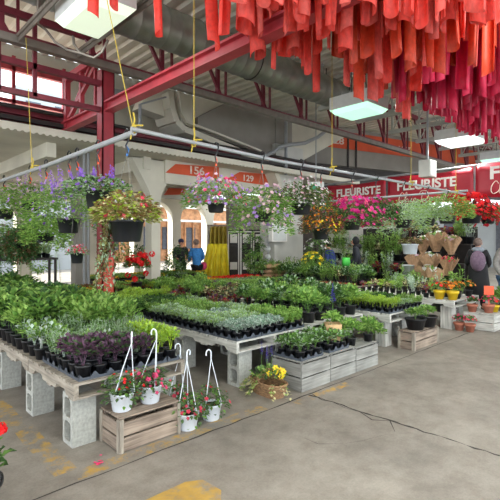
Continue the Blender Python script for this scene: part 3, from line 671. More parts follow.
# plants prototypes
def protos():
    p = {}
    p['purple'] = potted('potted_purple_basil', '', 'potted plant', fol(f_bushy(170, .09, .17, .046, .034, (0, 0, 0, 1)), ['l_purple', 'l_deep'], 3), POT)
    p['rosemary'] = potted('potted_rosemary', '', 'potted plant', fol(f_feather(150, .075, .19, (0, 1)), ['l_grey', 'l_mid'], 3), POT)
    p['lime'] = potted('potted_lime_herb', '', 'potted plant', fol(f_bushy(260, .10, .19, .032, .018, (0, 0, 1)), ['l_lime', 'l_light'], 3), POT)
    p['sage'] = potted('potted_sage_seedling', '', 'potted plant', fol(f_bushy(150, .085, .13, .042, .022, (0, 0, 1), .06), ['l_grey', 'l_light'], 3), POT)
    p['greenseed'] = potted('potted_green_seedling', '', 'potted plant', fol(f_feather(190, .085, .14, (0, 1), .07, .055, .014), ['l_light', 'l_mid'], 3), POT)
    p['silver'] = potted('potted_silver_seedling', '', 'potted plant', fol(f_bushy(140, .08, .11, .038, .018, (0, 1), .065), ['l_silver', 'l_blue'], 2), POT)
    p['varieg'] = potted('potted_variegated_herb', '', 'potted plant', fol(f_bushy(110, .09, .16, .045, .024, (0, 1, 2)), ['l_silver', 'l_mid', 'l_light'], 2), POT)
    p['mint'] = potted('potted_mint', '', 'potted plant', fol(f_bushy(150, .085, .15, .05, .03, (0, 0, 1), .06), ['l_dark', 'l_mid'], 2), POT)
    big = squarepot(.075, .058, .12)
    p['tomato'] = potted('potted_leafy_vegetable', '', 'potted plant', fol(f_broad(130, .17, .46, .10, .055, (0, 0, 1, 2), .06), ['l_mid', 'l_light', 'l_dark'], 4), big)
    p['pepper'] = potted('potted_light_green_vegetable', '', 'potted plant', fol(f_broad(150, .16, .40, .08, .04, (0, 1, 1), .07), ['l_mid', 'l_light'], 3), big)
    p['basil'] = potted('potted_basil_bush', '', 'potted plant', fol(f_broad(230, .18, .30, .06, .035, (0, 0, 1), .08), ['l_mid', 'l_light'], 3), big)
    p['yel'] = potted('potted_yellow_green_herb', '', 'potted plant', fol(f_bushy(130, .13, .22, .05, .025, (0, 1), .1), ['l_lime', 'l_light'], 2), big)
    p['coleus'] = potted('potted_coleus', '', 'potted plant', fol(f_broad(60, .13, .22, .075, .055, (0, 1, 2), .1), ['l_red', 'l_purple', 'l_olive'], 2), big)
    p['darkleaf'] = potted('potted_bronze_leaf_plant', '', 'potted plant', fol(f_broad(55, .14, .30, .08, .045, (0, 1, 2), .1), ['l_brown', 'l_straw', 'l_deep'], 2), big)
    p['bush'] = potted('potted_dark_green_shrub', '', 'potted plant', fol(f_broad(220, .19, .36, .075, .045, (0, 0, 1, 2), .08), ['l_dark', 'l_mid', 'l_grey'], 3), big)
    p['euca'] = potted('potted_silver_shrub', '', 'potted plant', fol(f_feather(150, .16, .42, (0, 1), .1, .07, .022), ['l_silver', 'l_grey'], 2), big)
    p['shrub'] = potted('potted_green_shrub', '', 'potted plant', fol(f_feather(150, .16, .45, (0, 1), .1, .09, .025), ['l_light', 'l_mid'], 2), big)
    return p
PR = protos()
def put(kind, x, y, z, label, group, s=1.0):
    return random.choice(PR[kind]).put((x, y, z), U(0, 6.28), label, group, s*U(.9, 1.12))
LB = {
 ('A', 'purple'): 'small black pot of dark purple basil at the near end of the left table',
 ('A', 'rosemary'): 'black pot of feathery grey-green rosemary on the left table',
 ('A', 'lime'): 'small black pot of bright lime-green herb at the aisle end of the left table',
 ('A', 'varieg'): 'black pot of pale variegated herb on the front edge of the left table',
 ('A', 'tomato'): 'tall leafy green vegetable plant crowded on the far part of the left table',
 ('A', 'pepper'): 'light green vegetable plant crowded on the far part of the left table',
 ('A', 'bush'): 'dark green bushy plant crowded on the far part of the left table',
 ('A', 'yel'): 'yellow-green herb among the leafy plants of the left table',
}
pA = .132; trayA = carry_tray(3, 3, pA, 'grey-black carry tray under the small pots at the near end of the left table', 'carry trays on the left table')
TT = TZ+.004
zt = TZ
ax0 = TAX+.0; ay0 = TAY+.03
for j in range(2):
    for i in range(2): trayA.put((ax0+.05+i*3*pA, ay0+j*3*pA, TZ), 0, 'grey-black carry tray under the small pots at the near end of the left table', 'carry trays on the left table')
tr = carry_tray(1, 3, pA, 'narrow grey-black tray under lime herbs on the left table', None)
tr.put((ax0+.05+6*pA, ay0, TZ)); 
tr2 = carry_tray(1, 3, pA, 'narrow grey-black tray under green herbs behind the lime ones on the left table', None); tr2.put((ax0+.05+6*pA, ay0+3*pA, TZ))
for j in range(6):
    for i in range(7):
        k = 'purple' if j < 3 and i < 4 else ('rosemary' if i == 4 and j < 3 else ('lime' if j < 3 else ('rosemary' if (j+i) % 3 or i > 3 else 'varieg')))
        if j >= 3 and i >= 5: k = 'lime' if j == 3 else 'rosemary'
        if i == 4 and j == 0: k = 'purple'
        put(k, ax0+.05+(i+.5)*pA, ay0+(j+.5)*pA, TT, LB[('A', k)], 'pots on the left table: '+k, 1.14)
y = ay0+6*pA+.10; row = 0
while y < TAY+5.1:
    for i in range(6):
        if row < 3: k = 'varieg' if i < 2 else 'rosemary' if i < 3 else 'pepper'
        else: k = 'yel' if (i > 3 and 12 < row < 17) else random.choice(['tomato', 'tomato', 'pepper'])
        put(k, ax0+.085+i*.166+U(-.01,.01), y+U(-.01,.01), TZ, LB[('A', k)], 'pots on the left table: '+k, 1.3 if k in ('varieg', 'rosemary') else 1.0)
    y += .175; row += 1
# white plant labels on table A
lm = MB(); lm.box(-.012, .012, -.001, .001, 0, .12); lm.prism([(-.03,-.001,.12),(.03,-.001,.12),(.03,-.001,.165),(-.03,-.001,.165)], (0,.002,0)); lme = lm.mesh('plant_label', 'whitemetal')
for i, (px, py, z, lab) in enumerate(((72, 340, .60, 'white plant tag standing in the purple basil at the tray front'), (97, 330, .60, 'white plant tag standing at the back of the purple basil'), (119, 338, .60, 'white plant tag near the hooks beside the purple basil'), (41, 345, .6, 'white plant tag stuck in a pot edge on the left table front'), (300, 328, .44, 'white plant tag in the pots on the grey crates'), (309, 322, .44, 'second white plant tag further back on the grey crates'))):
    p = P(px, py, z=z+.14)
    if i == 3: p = P(px, py, X=1.40)
    o = ob('plant_tag', lme, None, (p.x, p.y, z if i != 3 else TZ+.085), HEAD-math.pi/2); o.scale = (.6, 1, .8 if i < 3 else .6); tag(o, lab, 'plant tag')
# ---- table B plants
pB = .126
trayB = carry_tray(3, 3, pB, '', '')
for j in range(9):
    for i in range(3): trayB.put((TBX+.01+i*3*pB, TBY+.01+j*3*pB, TZ), 0, 'grey-black carry tray with triangular webs on the middle table', 'carry trays on the middle table')
BT = {}
for j in range(27):
    for i in range(9):
        tk = BT.setdefault((i//3, j//3), random.choice(['sage', 'sage', 'greenseed', 'mint', 'silver'] if j < 14 else ['sage', 'greenseed', 'mint', 'greenseed', 'lime']))
        k = 'silver' if j < 3 and i < 6 else ('sage' if i < 3 and j < 14 else tk)
        if j < 6 and i >= 6: k = 'greenseed'
        if j < 9 and k == 'mint': k = 'sage'
        if i >= 7 and (10 <= j <= 13 or 19 <= j <= 22):
            if (i+j) % 2: put('coleus', TBX+.01+(i+.5)*pB, TBY+.01+(j+.5)*pB, TT, 'red and purple coleus at the rear edge of the middle table', 'coleus on the middle table', .75)
            continue
        lab = {'silver': 'tiny silver-green seedling pot in the trays of the middle table', 'sage': 'small grey-green seedling pot in the trays of the middle table', 'greenseed': 'small fresh green seedling pot in the trays of the middle table', 'mint': 'small dark green mint pot in the trays of the middle table', 'lime': 'small lime-green herb pot in the trays of the middle table'}[k]
        put(k, TBX+.01+(i+.5)*pB, TBY+.01+(j+.5)*pB, TT, lab, 'seedling pots on the middle table: '+k)
# ---- table rows behind B
def simple_table(x0, y0, nx_, ny_, name_lab, wood='white', grp=None):
    for i in range(nx_):
        for j in range(ny_):
            pallet(x0+i*1.22, y0+j*1.16, 1.2, 1.14, .4, name_lab, wood)['group'] = grp or name_lab
            for (a, c) in ((.1, .1), (.9, .1), (.1, .85), (.9, .85)): tag(block(x0+i*1.22+a, y0+j*1.16+c, 'concrete block under the '+name_lab), None, None, 'blocks under the '+name_lab)
simple_table(4.42, 3.50, 1, 4, 'pallet table of bushy plants behind the middle table')
y = 3.62
while y < 8.0:
    x = 4.52
    while x < 5.55:
        j = (y-3.62)/4.4; far = .28 < j < .5
        k = random.choice(['basil', 'basil', 'bush']) if j < .30 else random.choice(['basil', 'yel', 'darkleaf', 'coleus', 'darkleaf', 'coleus']) if j < .6 else random.choice(['pepper', 'yel', 'coleus', 'basil'])
        if far and x < 5.0: k = random.choice(['darkleaf', 'darkleaf', 'coleus'])
        lab = {'bush': 'dark green shrub pot on the table behind the middle one', 'basil': 'bushy green basil pot on the table behind the middle one', 'yel': 'yellow-green herb pot on the table behind the middle one', 'darkleaf': 'bronze and cream leaved pot on the table behind the middle one', 'coleus': 'red and purple coleus pot on the table behind the middle one', 'pepper': 'light green leafy pot on the table behind the middle one'}[k]
        put(k, x+U(-.02,.02), y+U(-.02,.02), TZ, lab, 'bushy pots behind the middle table: '+k, .8 if j > .3 else 1.05); x += .24
    y += .24
# flats of bedding plants further back
def flat(name, fmats, fn, cat='bedding plants'):
    out = []
    for v in range(2):
        t = thing(name, '', cat, (0,0,-5)); b = MB()
        b.box(-.15, .15, -.27, .27, 0, .01)
        for s_ in (-1, 1): b.box(s_*.15-.004, s_*.15+.004, -.27, .27, 0, .07); b.box(-.15, .15, s_*.27-.004, s_*.27+.004, 0, .07)
        b.box(-.146, .146, -.266, .266, .01, .055, 1)
        b.build('tray', ['blackpot', 'soil'], t); g = MB()
        for i in range(4):
            for j in range(7): fn(g, (-.11+i*.073, -.23+j*.077))
        f = g.build('foliage', fmats, t); f['kind'] = 'stuff' ; out.append(Proto(t))
    return out
def cell(n, r, h, L, W, ms, bl=0, bm=(2,), br=.025):
    def g(b, c):
        dome(b, r, h, n, L, W, ms, .05, c)
        if bl: blooms(b, r, h, bl, br, bm, .06, 5, None, c, .1)
    return g
FL = {
 'green': flat('flat_of_seedlings', ['l_light', 'l_mid'], cell(22, .05, .12, .05, .022, (0, 0, 1))),
 'grey': flat('flat_of_grey_seedlings', ['l_grey', 'l_mid'], cell(22, .05, .10, .05, .018, (0, 0, 1))),
 'redfl': flat('flat_of_red_flowers', ['l_mid', 'l_dark', 'f_red'], cell(12, .05, .10, .05, .03, (0, 1), 6)),
 'yelfl': flat('flat_of_marigolds', ['l_mid', 'l_light', 'f_yellow', 'f_orange'], cell(16, .05, .10, .05, .025, (0, 1), 3, (2, 3))),
 'redleaf': flat('flat_of_red_leaf_plants', ['l_red', 'l_brown', 'l_mid'], cell(20, .05, .10, .05, .03, (0, 0, 1, 2))),
}
def putflat(k, x, y, z, lab, grp, rot=0): return random.choice(FL[k]).put((x, y, z), rot, lab, grp)
fl_lab = {'green': 'flat of fresh green seedlings', 'grey': 'flat of grey-green seedlings', 'redfl': 'flat of bright red bedding flowers', 'yelfl': 'flat of yellow and orange marigolds', 'redleaf': 'flat of dark red leafy seedlings'}
simple_table(5.9, 5.2, 2, 3, 'wide pallet table of flats in the middle distance', 'crate')
for i in range(7):
    for j in range(6):
        x = 6.05+i*.33; y = 5.5+j*.58
        k = random.choice(['green', 'green', 'grey', 'redleaf', 'green']) 
        if j >= 5 and i > 2: k = 'redfl'
        if j == 5 and i <= 2: k = 'yelfl'
        putflat(k, x, y, TZ, fl_lab[k]+' on the wide table in the middle distance', 'flats on the wide middle-distance table: '+k)
simple_table(8.5, 5.6, 1, 3, 'pallet table of bushy greens before the concrete pillar', 'crate')
for i in range(5):
    for j in range(14): k = random.choice(['basil', 'bush', 'bush', 'shrub', 'darkleaf']); put(k, 8.62+i*.24, 5.75+j*.24, TZ, {'basil': 'bushy green pot on the table before the concrete pillar', 'bush': 'dark green shrub pot on the table before the concrete pillar', 'shrub': 'fresh green shrub pot on the table before the concrete pillar', 'darkleaf': 'bronze and cream leaved pot on the table before the concrete pillar'}[k], 'bushy pots before the concrete pillar: '+k, 1)
simple_table(4.6, 10.3, 3, 1, 'low pallet table of flats beyond the gallery columns', 'crate')
for i in range(10):
    for j in range(2): k = ('green', 'yelfl', 'green', 'grey')[(i+j) % 4]; putflat(k, 4.8+i*.35, 10.6+j*.56, TZ, fl_lab[k]+' on the table beyond the gallery columns', 'flats beyond the gallery columns: '+k)
simple_table(3.3, 8.0, 2, 1, 'far pallet table behind the red column', 'crate')
for i in range(6):
    for j in range(2):
        k = ('yelfl', 'green', 'green', 'redleaf', 'yelfl', 'green')[(i+j*2) % 6]; putflat(k, 3.5+i*.36, 8.3+j*.58, TZ, fl_lab[k]+' on the table behind the red column', 'flats behind the red column: '+k)
# table F, far left with raised shelf
simple_table(-.6, 10.3, 3, 1, 'far left pallet table under the gallery canopy', 'crate')
for i in range(10):
    for j in range(2):
        k = ('yelfl', 'green', 'grey', 'green', 'yelfl')[(i*2+j) % 5]; putflat(k, -.4+i*.34, 10.6+j*.56, TZ, fl_lab[k]+' on the far left table under the canopy', 'flats on the far left table: '+k)
t = thing('raised_shelf', 'dark raised shelf with grassy seedlings behind the left table', 'shelf', (1.0, 8.72, 0)); b = MB(); b.box(0, 2.2, 0, .4, 1.22, 1.26); b.build('shelf_board', 'darkmetal', t)
for (a, c) in ((.02,.02),(2.14,.02),(.02,.34),(2.14,.34)): b = MB(); b.box(a, a+.04, c, c+.04, 0, 1.22); b.build('leg', 'darkmetal', t)
PR['grass'] = potted('potted_grassy_seedling', '', 'potted plant', fol(f_grass(110, .07, .26), ['l_grey', 'l_light'], 2), POT)
for i in range(13):
    for j in range(2): put('grass', 1.12+i*.16, 8.83+j*.17, 1.26, 'grassy seedling pot on the dark raised shelf', 'grassy pots on the raised shelf')

# ---- grey crates (C) with pots
for i, lab in enumerate(('weathered grey crate nearest the yellow flower basket', 'weathered grey crate, middle one of the row in front of the middle table', 'weathered grey crate at the far end of the row')):
    x0 = 3.58+i*.51; crate(x0, x0+.47, 2.96, 3.36, 0, .32-(.02 if i == 2 else 0), lab, 'grey', 2, .02)
trayC = carry_tray(3, 3, .132, '', '')
trayC.put((3.58, 2.97, .32), 0, 'grey-black tray of leafy pots on the nearest grey crate'); trayC.put((4.08, 2.97, .32), 0, 'grey-black tray of leafy pots on the middle grey crate')
for q in (3.58, 4.12):
    for i in range(3):
        for j in range(3):
            k = 'redtip' if False else 'varleaf'
PR['leafy'] = potted('potted_leafy_annual', '', 'potted plant', fol(f_bushy(70, .10, .15, .055, .032, (0, 0, 1, 2)), ['l_mid', 'l_grey', 'l_deep'], 3), POT)
for qi, q in enumerate((3.58, 4.08)):
    for i in range(3):
        for j in range(3): put('leafy', q+(i+.5)*.132, 2.97+(j+.5)*.132, .324, 'dark-leaved annual in a small black pot on the grey crates', 'leafy annuals on the grey crates')
for (x, y) in ((4.62, 3.05), (4.84, 3.22), (5.02, 3.05), (4.64, 3.28)): put('basil', x, y, .30, 'bushy green plant in a round black pot on the far grey crate', 'bushy plants on the far grey crate', .82)
# ---- table D
TDX, TDY = 5.85, 3.20
pallet(TDX, TDY, 1.2, 1.14, .4, 'white pallet at the near corner of the right-middle table', 'white'); pallet(TDX, TDY+1.16, 1.2, .8, .4, 'white pallet at the rear of the right-middle table', 'white')
b = MB(); b.box(0, .2, 0, .16, 0, .4); tag(b.build('wooden_post_block', 'whitez', None, (6.0, 3.36, 0)), 'pale upright timber block under the corner of the right-middle table', 'timber block')
block(6.8, 3.5, 'concrete block under the right-middle table beside the crate'); block(5.95, 4.9, 'concrete block at the rear of the right-middle table'); block(6.8, 4.9, 'far concrete block under the right-middle table')
for j in range(5):
    for i in range(3): trayB.put((TDX+.02+i*3*pB, TDY+.01+j*3*pB, TZ), 0, 'grey-black carry tray on the right-middle white pallets', 'carry trays on the right-middle table')
for j in range(14):
    for i in range(9):
        k = 'lime' if i < 3 and j < 9 else ('mint', 'greenseed', 'sage', 'mint', 'greenseed')[(i//3*2+j//3) % 5]
        put(k, TDX+.02+(i+.5)*pB, TDY+.01+(j+.5)*pB, TT, {'greenseed': 'small fresh green seedling pot on the right-middle white pallet table', 'lime': 'small lime herb pot on the right-middle white pallet table', 'mint': 'small dark green mint pot on the right-middle white pallet table', 'sage': 'small grey-green seedling pot on the right-middle white pallet table'}[k], 'seedling pots on the right-middle table: '+k, .8)
crate(6.1, 6.85, 2.96, 3.18, 0, .27, 'weathered wooden crate carrying two black parsley pots', 'crate', 2, .02)
rp = MB(); rp.lathe([(0,0),(.11,0),(.15,.15),(.157,.15),(.157,.165),(.14,.165),(.135,.14)], 18); rp.lathe([(.137,.14),(0,.15)], 18, 1); rpm = rp.mesh('pot', ['blackpot', 'soil'])
PR['parsley'] = potted('potted_parsley', '', 'potted plant', fol(f_bushy(260, .17, .20, .05, .03, (0, 0, 1), .13), ['l_mid', 'l_light'], 2), rpm)
PR['parsley'][0].put((6.32, 3.04, .27), 0, 'left one of two wide black pots of parsley on a crate', None, 1); PR['parsley'][1].put((6.66, 3.02, .27), 1, 'right one of two wide black pots of parsley on a crate', None, 1)
put('basil', 5.62, 3.35, 0, 'bushy green pot standing on the floor between grey crates and white table', None, 1.2)
# ---- table E and terracotta
pallet(7.95, 3.12, 1.2, 1.14, .4, 'white pallet at the near corner of the right table with yellow pots', 'white'); pallet(7.95, 4.28, 1.2, 1.14, .4, 'white pallet at the rear of the right table', 'white')
b = MB(); b.box(0, .2, 0, .2, 0, .4); tag(b.build('wooden_post_block', 'whitez', None, (8.05, 3.2, 0)), 'pale timber block under the corner of the right table with yellow pots', 'timber block')
block(8.9, 5.1, 'concrete block under the right table rear'); block(8.0, 5.1, 'concrete block under the right table rear by the aisle'); block(8.9, 3.4, 'concrete block under the right table beside the terracotta pots')
crate(8.34, 8.78, 2.60, 3.08, 0, .30, 'whitish wooden crate with terracotta pots on and before it', 'white', 2, .01)
crate(9.0, 9.6, 2.5, 2.95, 0, .26, 'white-fronted wooden crate at the photo right edge', 'white', 2, .02)
tp = MB(); tp.lathe([(0,0),(.06,0),(.082,.10),(.092,.10),(.095,.14),(.084,.14),(.08,.12)], 16); tp.lathe([(.081,.12),(0,.125)], 16, 1); tpm = tp.mesh('pot', ['terra', 'soil']); tpy = tp.mesh('pot', ['yellowpot', 'soil'])
def ff(n, r, h, L, W, ms, nb, rb, bms, z0=.1):
    def g(b): dome(b, r, h, n, L, W, ms, z0); blooms(b, r*1.02, h*1.05, nb, rb, bms, z0, 6, None, (0,0), .0)
    return g
PR['beg'] = potted('potted_pink_begonia', '', 'potted plant', fol(ff(80, .11, .17, .05, .04, (0, 1), 22, .022, (2, 3), .11), ['l_deep', 'l_mid', 'f_pink', 'f_rose'], 3), tpm)
for (px, py, z, lab) in ((461, 331, 0, 'terracotta pot of pink begonias on the floor, left one before the white crate'), (472, 332.5, 0, 'terracotta pot of pink begonias on the floor, right one before the white crate')):
    p = P(px, py, z=0); PR['beg'][0 if px < 465 else 1].put((p.x+.05, p.y+.05, 0), U(0,6), lab, None, 1)
PR['beg'][2].put((8.42, 2.98, .30), 1, 'terracotta pot of pink flowers at the rear left of the white crate top'); PR['beg'][0].put((8.52, 2.74, .30), 2, 'terracotta pot of pink flowers at the near corner of the white crate top', None, 1.1)
PR['ypot'] = potted('potted_yellow_marigold', '', 'potted plant', fol(ff(60, .11, .13, .05, .03, (0, 1), 16, .03, (2, 3), .12), ['l_mid', 'l_dark', 'f_orange', 'f_red'], 2), tpy)
PR['ypot'][0].put((8.05, 3.42, TZ), 0, 'bright yellow pot of orange flowers on the right table, left one', None, 1.15); PR['ypot'][1].put((8.10, 3.20, TZ), 2, 'bright yellow pot of orange flowers on the right table, right one', None, 1.15)
PR['ypot'][0].put((8.70, 2.70, .30), 0, 'small yellow pot beside the terracotta pots on the white crate', None, .9)
PR['orfl'] = potted('potted_orange_flower', '', 'potted plant', fol(ff(90, .14, .2, .06, .04, (0, 1), 14, .03, (2,), .12), ['l_mid', 'l_dark', 'f_orange'], 2), big_ if False else squarepot(.08, .06, .13))
for (x, y) in ((8.35, 3.22), (8.6, 3.3), (8.85, 3.2), (8.45, 3.45)): random.choice(PR['orfl']).put((x, y, TZ), U(0,6), 'orange flowered green plant in black pot on the right table', 'orange flowered plants on the right table', .9)
for i in range(5):
    for j in range(6):
        x = 8.08+i*.25; y = 3.68+j*.27; k = random.choice(['darkleaf', 'euca', 'yel', 'shrub', 'coleus'])
        put(k, x, y, TZ, {'darkleaf': 'bronze and cream leaved pot on the right table', 'euca': 'silver leaved shrub pot on the right table', 'yel': 'yellow-green herb pot on the right table', 'shrub': 'fresh green shrub pot on the right table', 'coleus': 'red coleus pot on the right table'}[k], 'mixed pots on the right table: '+k, .7)
b = MB(); b.prism([(0,0,0),(.16,0,0),(.16,0,.16),(0,0,.16)], (0,.01,0)); b.box(.07,.09,0,.01,-.35,0)
for (x, y) in ((9.1, 2.62), (9.35, 2.72), (9.2, 2.85)): put('basil', x, y, .26, 'bushy green plant on the crate at the photo right edge', 'bushy plants on the right edge crate', 1.1)
p = P(485, 302, d=7.9); o = b.build('price_card', 'orangetag', None, (p.x-.05, p.y, .62), HEAD-math.pi/2-.3); tag(o, 'orange square price card above the terracotta pots', 'card')

# ---- crate A with white hanging pots
crate(1.585, 2.09, 3.065, 3.36, 0, .265, 'brown wooden crate in front of the left table carrying two white pots', 'crate', 2, .035)
def white_pot_mesh():
    b = MB(); b.lathe([(0,0),(.058,0),(.062,.006),(.078,.115),(.084,.118),(.084,.13),(.076,.13),(.074,.11)], 22); b.lathe([(.075,.11),(0,.118)], 22, 1); return b.mesh('pot', ['whitepot', 'soil'])
WP = white_pot_mesh()
def hanger_pot(loc, rot, label, flowers, lean, hh=.34, name='white_hanging_pot'):
    t = thing(name, label, 'hanging pot', loc, rot); t.scale = (1.18, 1.18, 1.1); ob('pot', WP, t)
    top = V((lean[0], lean[1], .13+hh)); b = MB()
    for k in range(3): a = k*2.09+.5; b.tube([(.08*math.cos(a), .08*math.sin(a), .125), (.045*math.cos(a)+lean[0]*.4, .045*math.sin(a)+lean[1]*.4, .13+hh*.45), top], .0032, 5)
    c = top; pts = [c, c+V((0,0,.04))]; pts += [c+V((.022-.022*math.cos(a), 0, .045+.03*math.sin(a))) for a in [i*math.pi/6 for i in range(0, 8)]]
    b.tube(pts, .0055, 6); b.build('hanger', 'whitepot', t)
    f = MB(); 
    for i in range(260):
        a = U(0, 6.28); q = U(.02, .14); z = .12+U(0, .14)*(1.2-q*4); 
        if q > .085: z -= U(0, .07)
        d = V((math.cos(a)*.8, math.sin(a)*.8, U(-.5, .6))).normalized(); f.leaf(V((q*math.cos(a), q*math.sin(a), z)), d, .035, .024, random.choice((0, 0, 1)))
    f.build('foliage', ['l_deep', 'l_mid'], t)
    g = MB()
    for i in range(flowers[1]):
        a = U(0, 6.28); q = U(.02, .145); z = .15+U(-.05, .12); g.flower(V((q*math.cos(a), q*math.sin(a), z)), V((math.cos(a), math.sin(a), .6)), U(.012, .02), 0, 5)
        if random.random() < .5: g.ball((q*math.cos(a), q*math.sin(a), z), .009, 0, 6)
    g.build('flowers', flowers[0], t)
hanger_pot((1.665, 3.20, .265), 1, 'white hanging pot of scarlet flowers on the brown crate, left one', ('f_red', 14), (.02, -.06))
hanger_pot((1.915, 3.20, .265), 2, 'white hanging pot of pink flowers on the brown crate, right one', ('f_pink', 34), (-.02, -.05), .33)
hanger_pot((2.20, 3.07, 0), .4, 'white hanging pot of red flowers on the floor beside the brown crate', ('f_rose', 26), (-.01, 0), .40)
hanger_pot((2.47, 3.09, 0), 3, 'white hanging pot on the floor with a tall curved hook, farther right', ('f_rose', 12), (.0, .0), .36)
hanger_pot((2.27, 3.38, 0), 3, 'white hanging pot half hidden between the brown crate and floor pots', ('f_rose', 12), (-.03, .05), .40)

# ---- yellow flower basket
p0 = P(276, 390, z=0); BX, BY = 3.31, 3.19
t = thing('wicker_basket', 'wicker basket of yellow flowers on the floor at the grey crate end', 'flower basket', (BX, BY, 0), math.radians(90-6))
b = MB(); n = 26; vs = []; prof = [(.0, 0), (.17, 0), (.19, .06), (.205, .13), (.215, .135), (.205, .145), (.185, .13)]
for r, z in prof:
    for k in range(n): a = 2*math.pi*k/n; w_ = 1+.035*math.sin(k*math.pi)*0; vs.append((r*1.15*math.copysign(abs(math.cos(a))**.7, math.cos(a))*w_, r*.62*math.copysign(abs(math.sin(a))**.7, math.sin(a)), z))
b.add(vs, [(i*n+k, i*n+(k+1) % n, (i+1)*n+(k+1) % n, (i+1)*n+k) for i in range(len(prof)-1) for k in range(n)], 0)
M['wicker'] = mat('wicker', (150, 116, 84), .8, var=.3, scale=30, stretch=(1, 1, 6), bump=.6)
b.build('basket_body', 'wicker', t)
b = MB(); b.tube([(.0, .13*math.cos(a), .13+.12*math.sin(a)) for a in [math.pi*i/10 for i in range(11)]], .008, 6); b.tube([(.02, .13*math.cos(a), .13+.12*math.sin(a)) for a in [math.pi*i/10 for i in range(11)]], .007, 6); b.build('handle', 'wicker', t)
b = MB(); dome(b, .20, .16, 170, .06, .035, (0, 1, 2), .12); 
for s_ in range(16):
    a = U(.0, 1.7) if s_ < 12 else U(2.4, 3.4); base = V((.2*math.cos(a), .12*math.sin(a), .14)); 
    for i in range(9): f_ = i/9; q = base+V((math.cos(a)*.14*f_, math.sin(a)*.14*f_, -.12*f_+.02*math.sin(f_*3))); q.z = max(q.z, .012); b.leaf(q, (V((math.cos(a), math.sin(a), 0))+rdir()*.9).normalized(), .04, .028, random.choice((1, 3)), 0)
b.build('foliage', ['l_mid', 'l_light', 'l_deep', 'l_straw'], t)
for (x, y, z) in ((-.13,-.08,.20),(-.10,-.09,.25),(-.16,-.07,.25),(-.06,-.05,.27),(-.17,-.03,.21),(-.10,-.02,.24),(-.05,.03,.22)): b = MB(); b.flower(V((x, y, z)), V((-.7, .5, .6)), .036, 0, 6, 1); b.build('flower', ['f_yellow', 'f_orange'], t)
b = MB()
for (x, y, h) in ((.13, -.02, .50), (.09, -.06, .46), (.06, -.10, .48), (.12, -.08, .42)):
    b.tube([(x, y, .15), (x, y, h-.1)], .003, 4, 1, False)
    for i in range(26): f_ = i/26; a = U(0, 6.28); b.leaf(V((x, y, h-.13+.15*f_)), V((math.cos(a), math.sin(a), .5)).normalized(), .025*(1.2-f_), .016, 0)
b.build('salvia_spikes', ['f_indigo', 'l_mid'], t)

# petals on floor
t = thing('fallen_petals', 'small cluster of red petals lying on the concrete floor', 'petals', P(97, 464, z=0.0)); b = MB()
for i in range(9): b.flower(V((U(-.05,.05), U(-.025,.025), .006)), V((U(-.2,.2),U(-.2,.2),1)), .014, 0, 5)
b.flower(V((.07,.09,.006)), V((0,0,1)), .012, 0, 5); b.build('petals', 'f_pink', t)

# ---- near geranium at photo left edge
p = P(-27, 480, d=2.45); t = thing('potted_geranium', 'red geranium with green leaves cut off by the left photo edge', 'potted plant', (p.x, p.y, 0))
b = MB(); b.lathe([(0,0),(.10,0),(.14,.22),(.15,.22),(.15,.25),(.135,.25),(.13,.22)], 20); b.lathe([(.131,.22),(0,.23)], 20, 1); b.build('pot', ['blackpot', 'soil'], t)
b = MB(); stems(b, .12, .32, 10, 0, .22); dome(b, .19, .28, 130, .07, .065, (0, 1), .20); b.build('foliage', ['l_mid', 'l_dark'], t)
b = MB(); q = P(-1, 429, d=2.42)-V((p.x, p.y, 0)); b.tube([(0,0,.3), q], .003, 4, 1)
for i in range(60): d = rdir(); b.flower(V(q)+d*U(.01, .038), d, .018, 0, 5)
q2 = V(q)+V((-.1,-.05,-.05))
for i in range(50): d = rdir(); b.flower(q2+d*U(.01, .04), d, .018, 0, 5)
b.build('flowers', ['f_red', 'l_mid'], t)

# ---- violet spike plant & terracotta-coloured planter box near (290,290)
p = P(293, 306, z=TZ+.1); t = thing('salvia_planter', 'tan box planter with one tall violet salvia spike behind the middle table', 'planter', (4.55, 3.50, TZ))
t.location = (4.30, 3.35, 0)
b = MB(); b.prism([(-.09,-.09,0),(.09,-.09,0),(.11,-.11,.2),(-.11,-.11,.2)], (0,.0,0)) if False else b.lathe([(0,0),(.10,0),(.135,.26),(.128,.26),(.12,.22)], 4); b.lathe([(.122,.22),(0,.23)], 4, 1); M['tanpot'] = mat('tan_planter', (196, 162, 118), .8); 
bb = b.build('pot', ['tanpot', 'soil'], t, (0, 0, .33)); t.location = (4.42, 3.17, 0)
bb.location = (0, 0, .33)
b = MB(); dome(b, .13, .2, 110, .07, .045, (0, 1), .55); b.build('foliage', ['l_mid', 'l_light'], t)
b = MB(); b.tube([(.0,.0,.6),(0,0,.92)], .004, 4, 1)
for i in range(70): f_ = i/70; a = U(0, 6.28); b.leaf(V((0, 0, .84+.24*f_)), V((math.cos(a), math.sin(a), .4)).normalized(), .04*(1.25-f_), .025, 0)
b.build('salvia_spike', ['f_indigo', 'l_mid'], t)

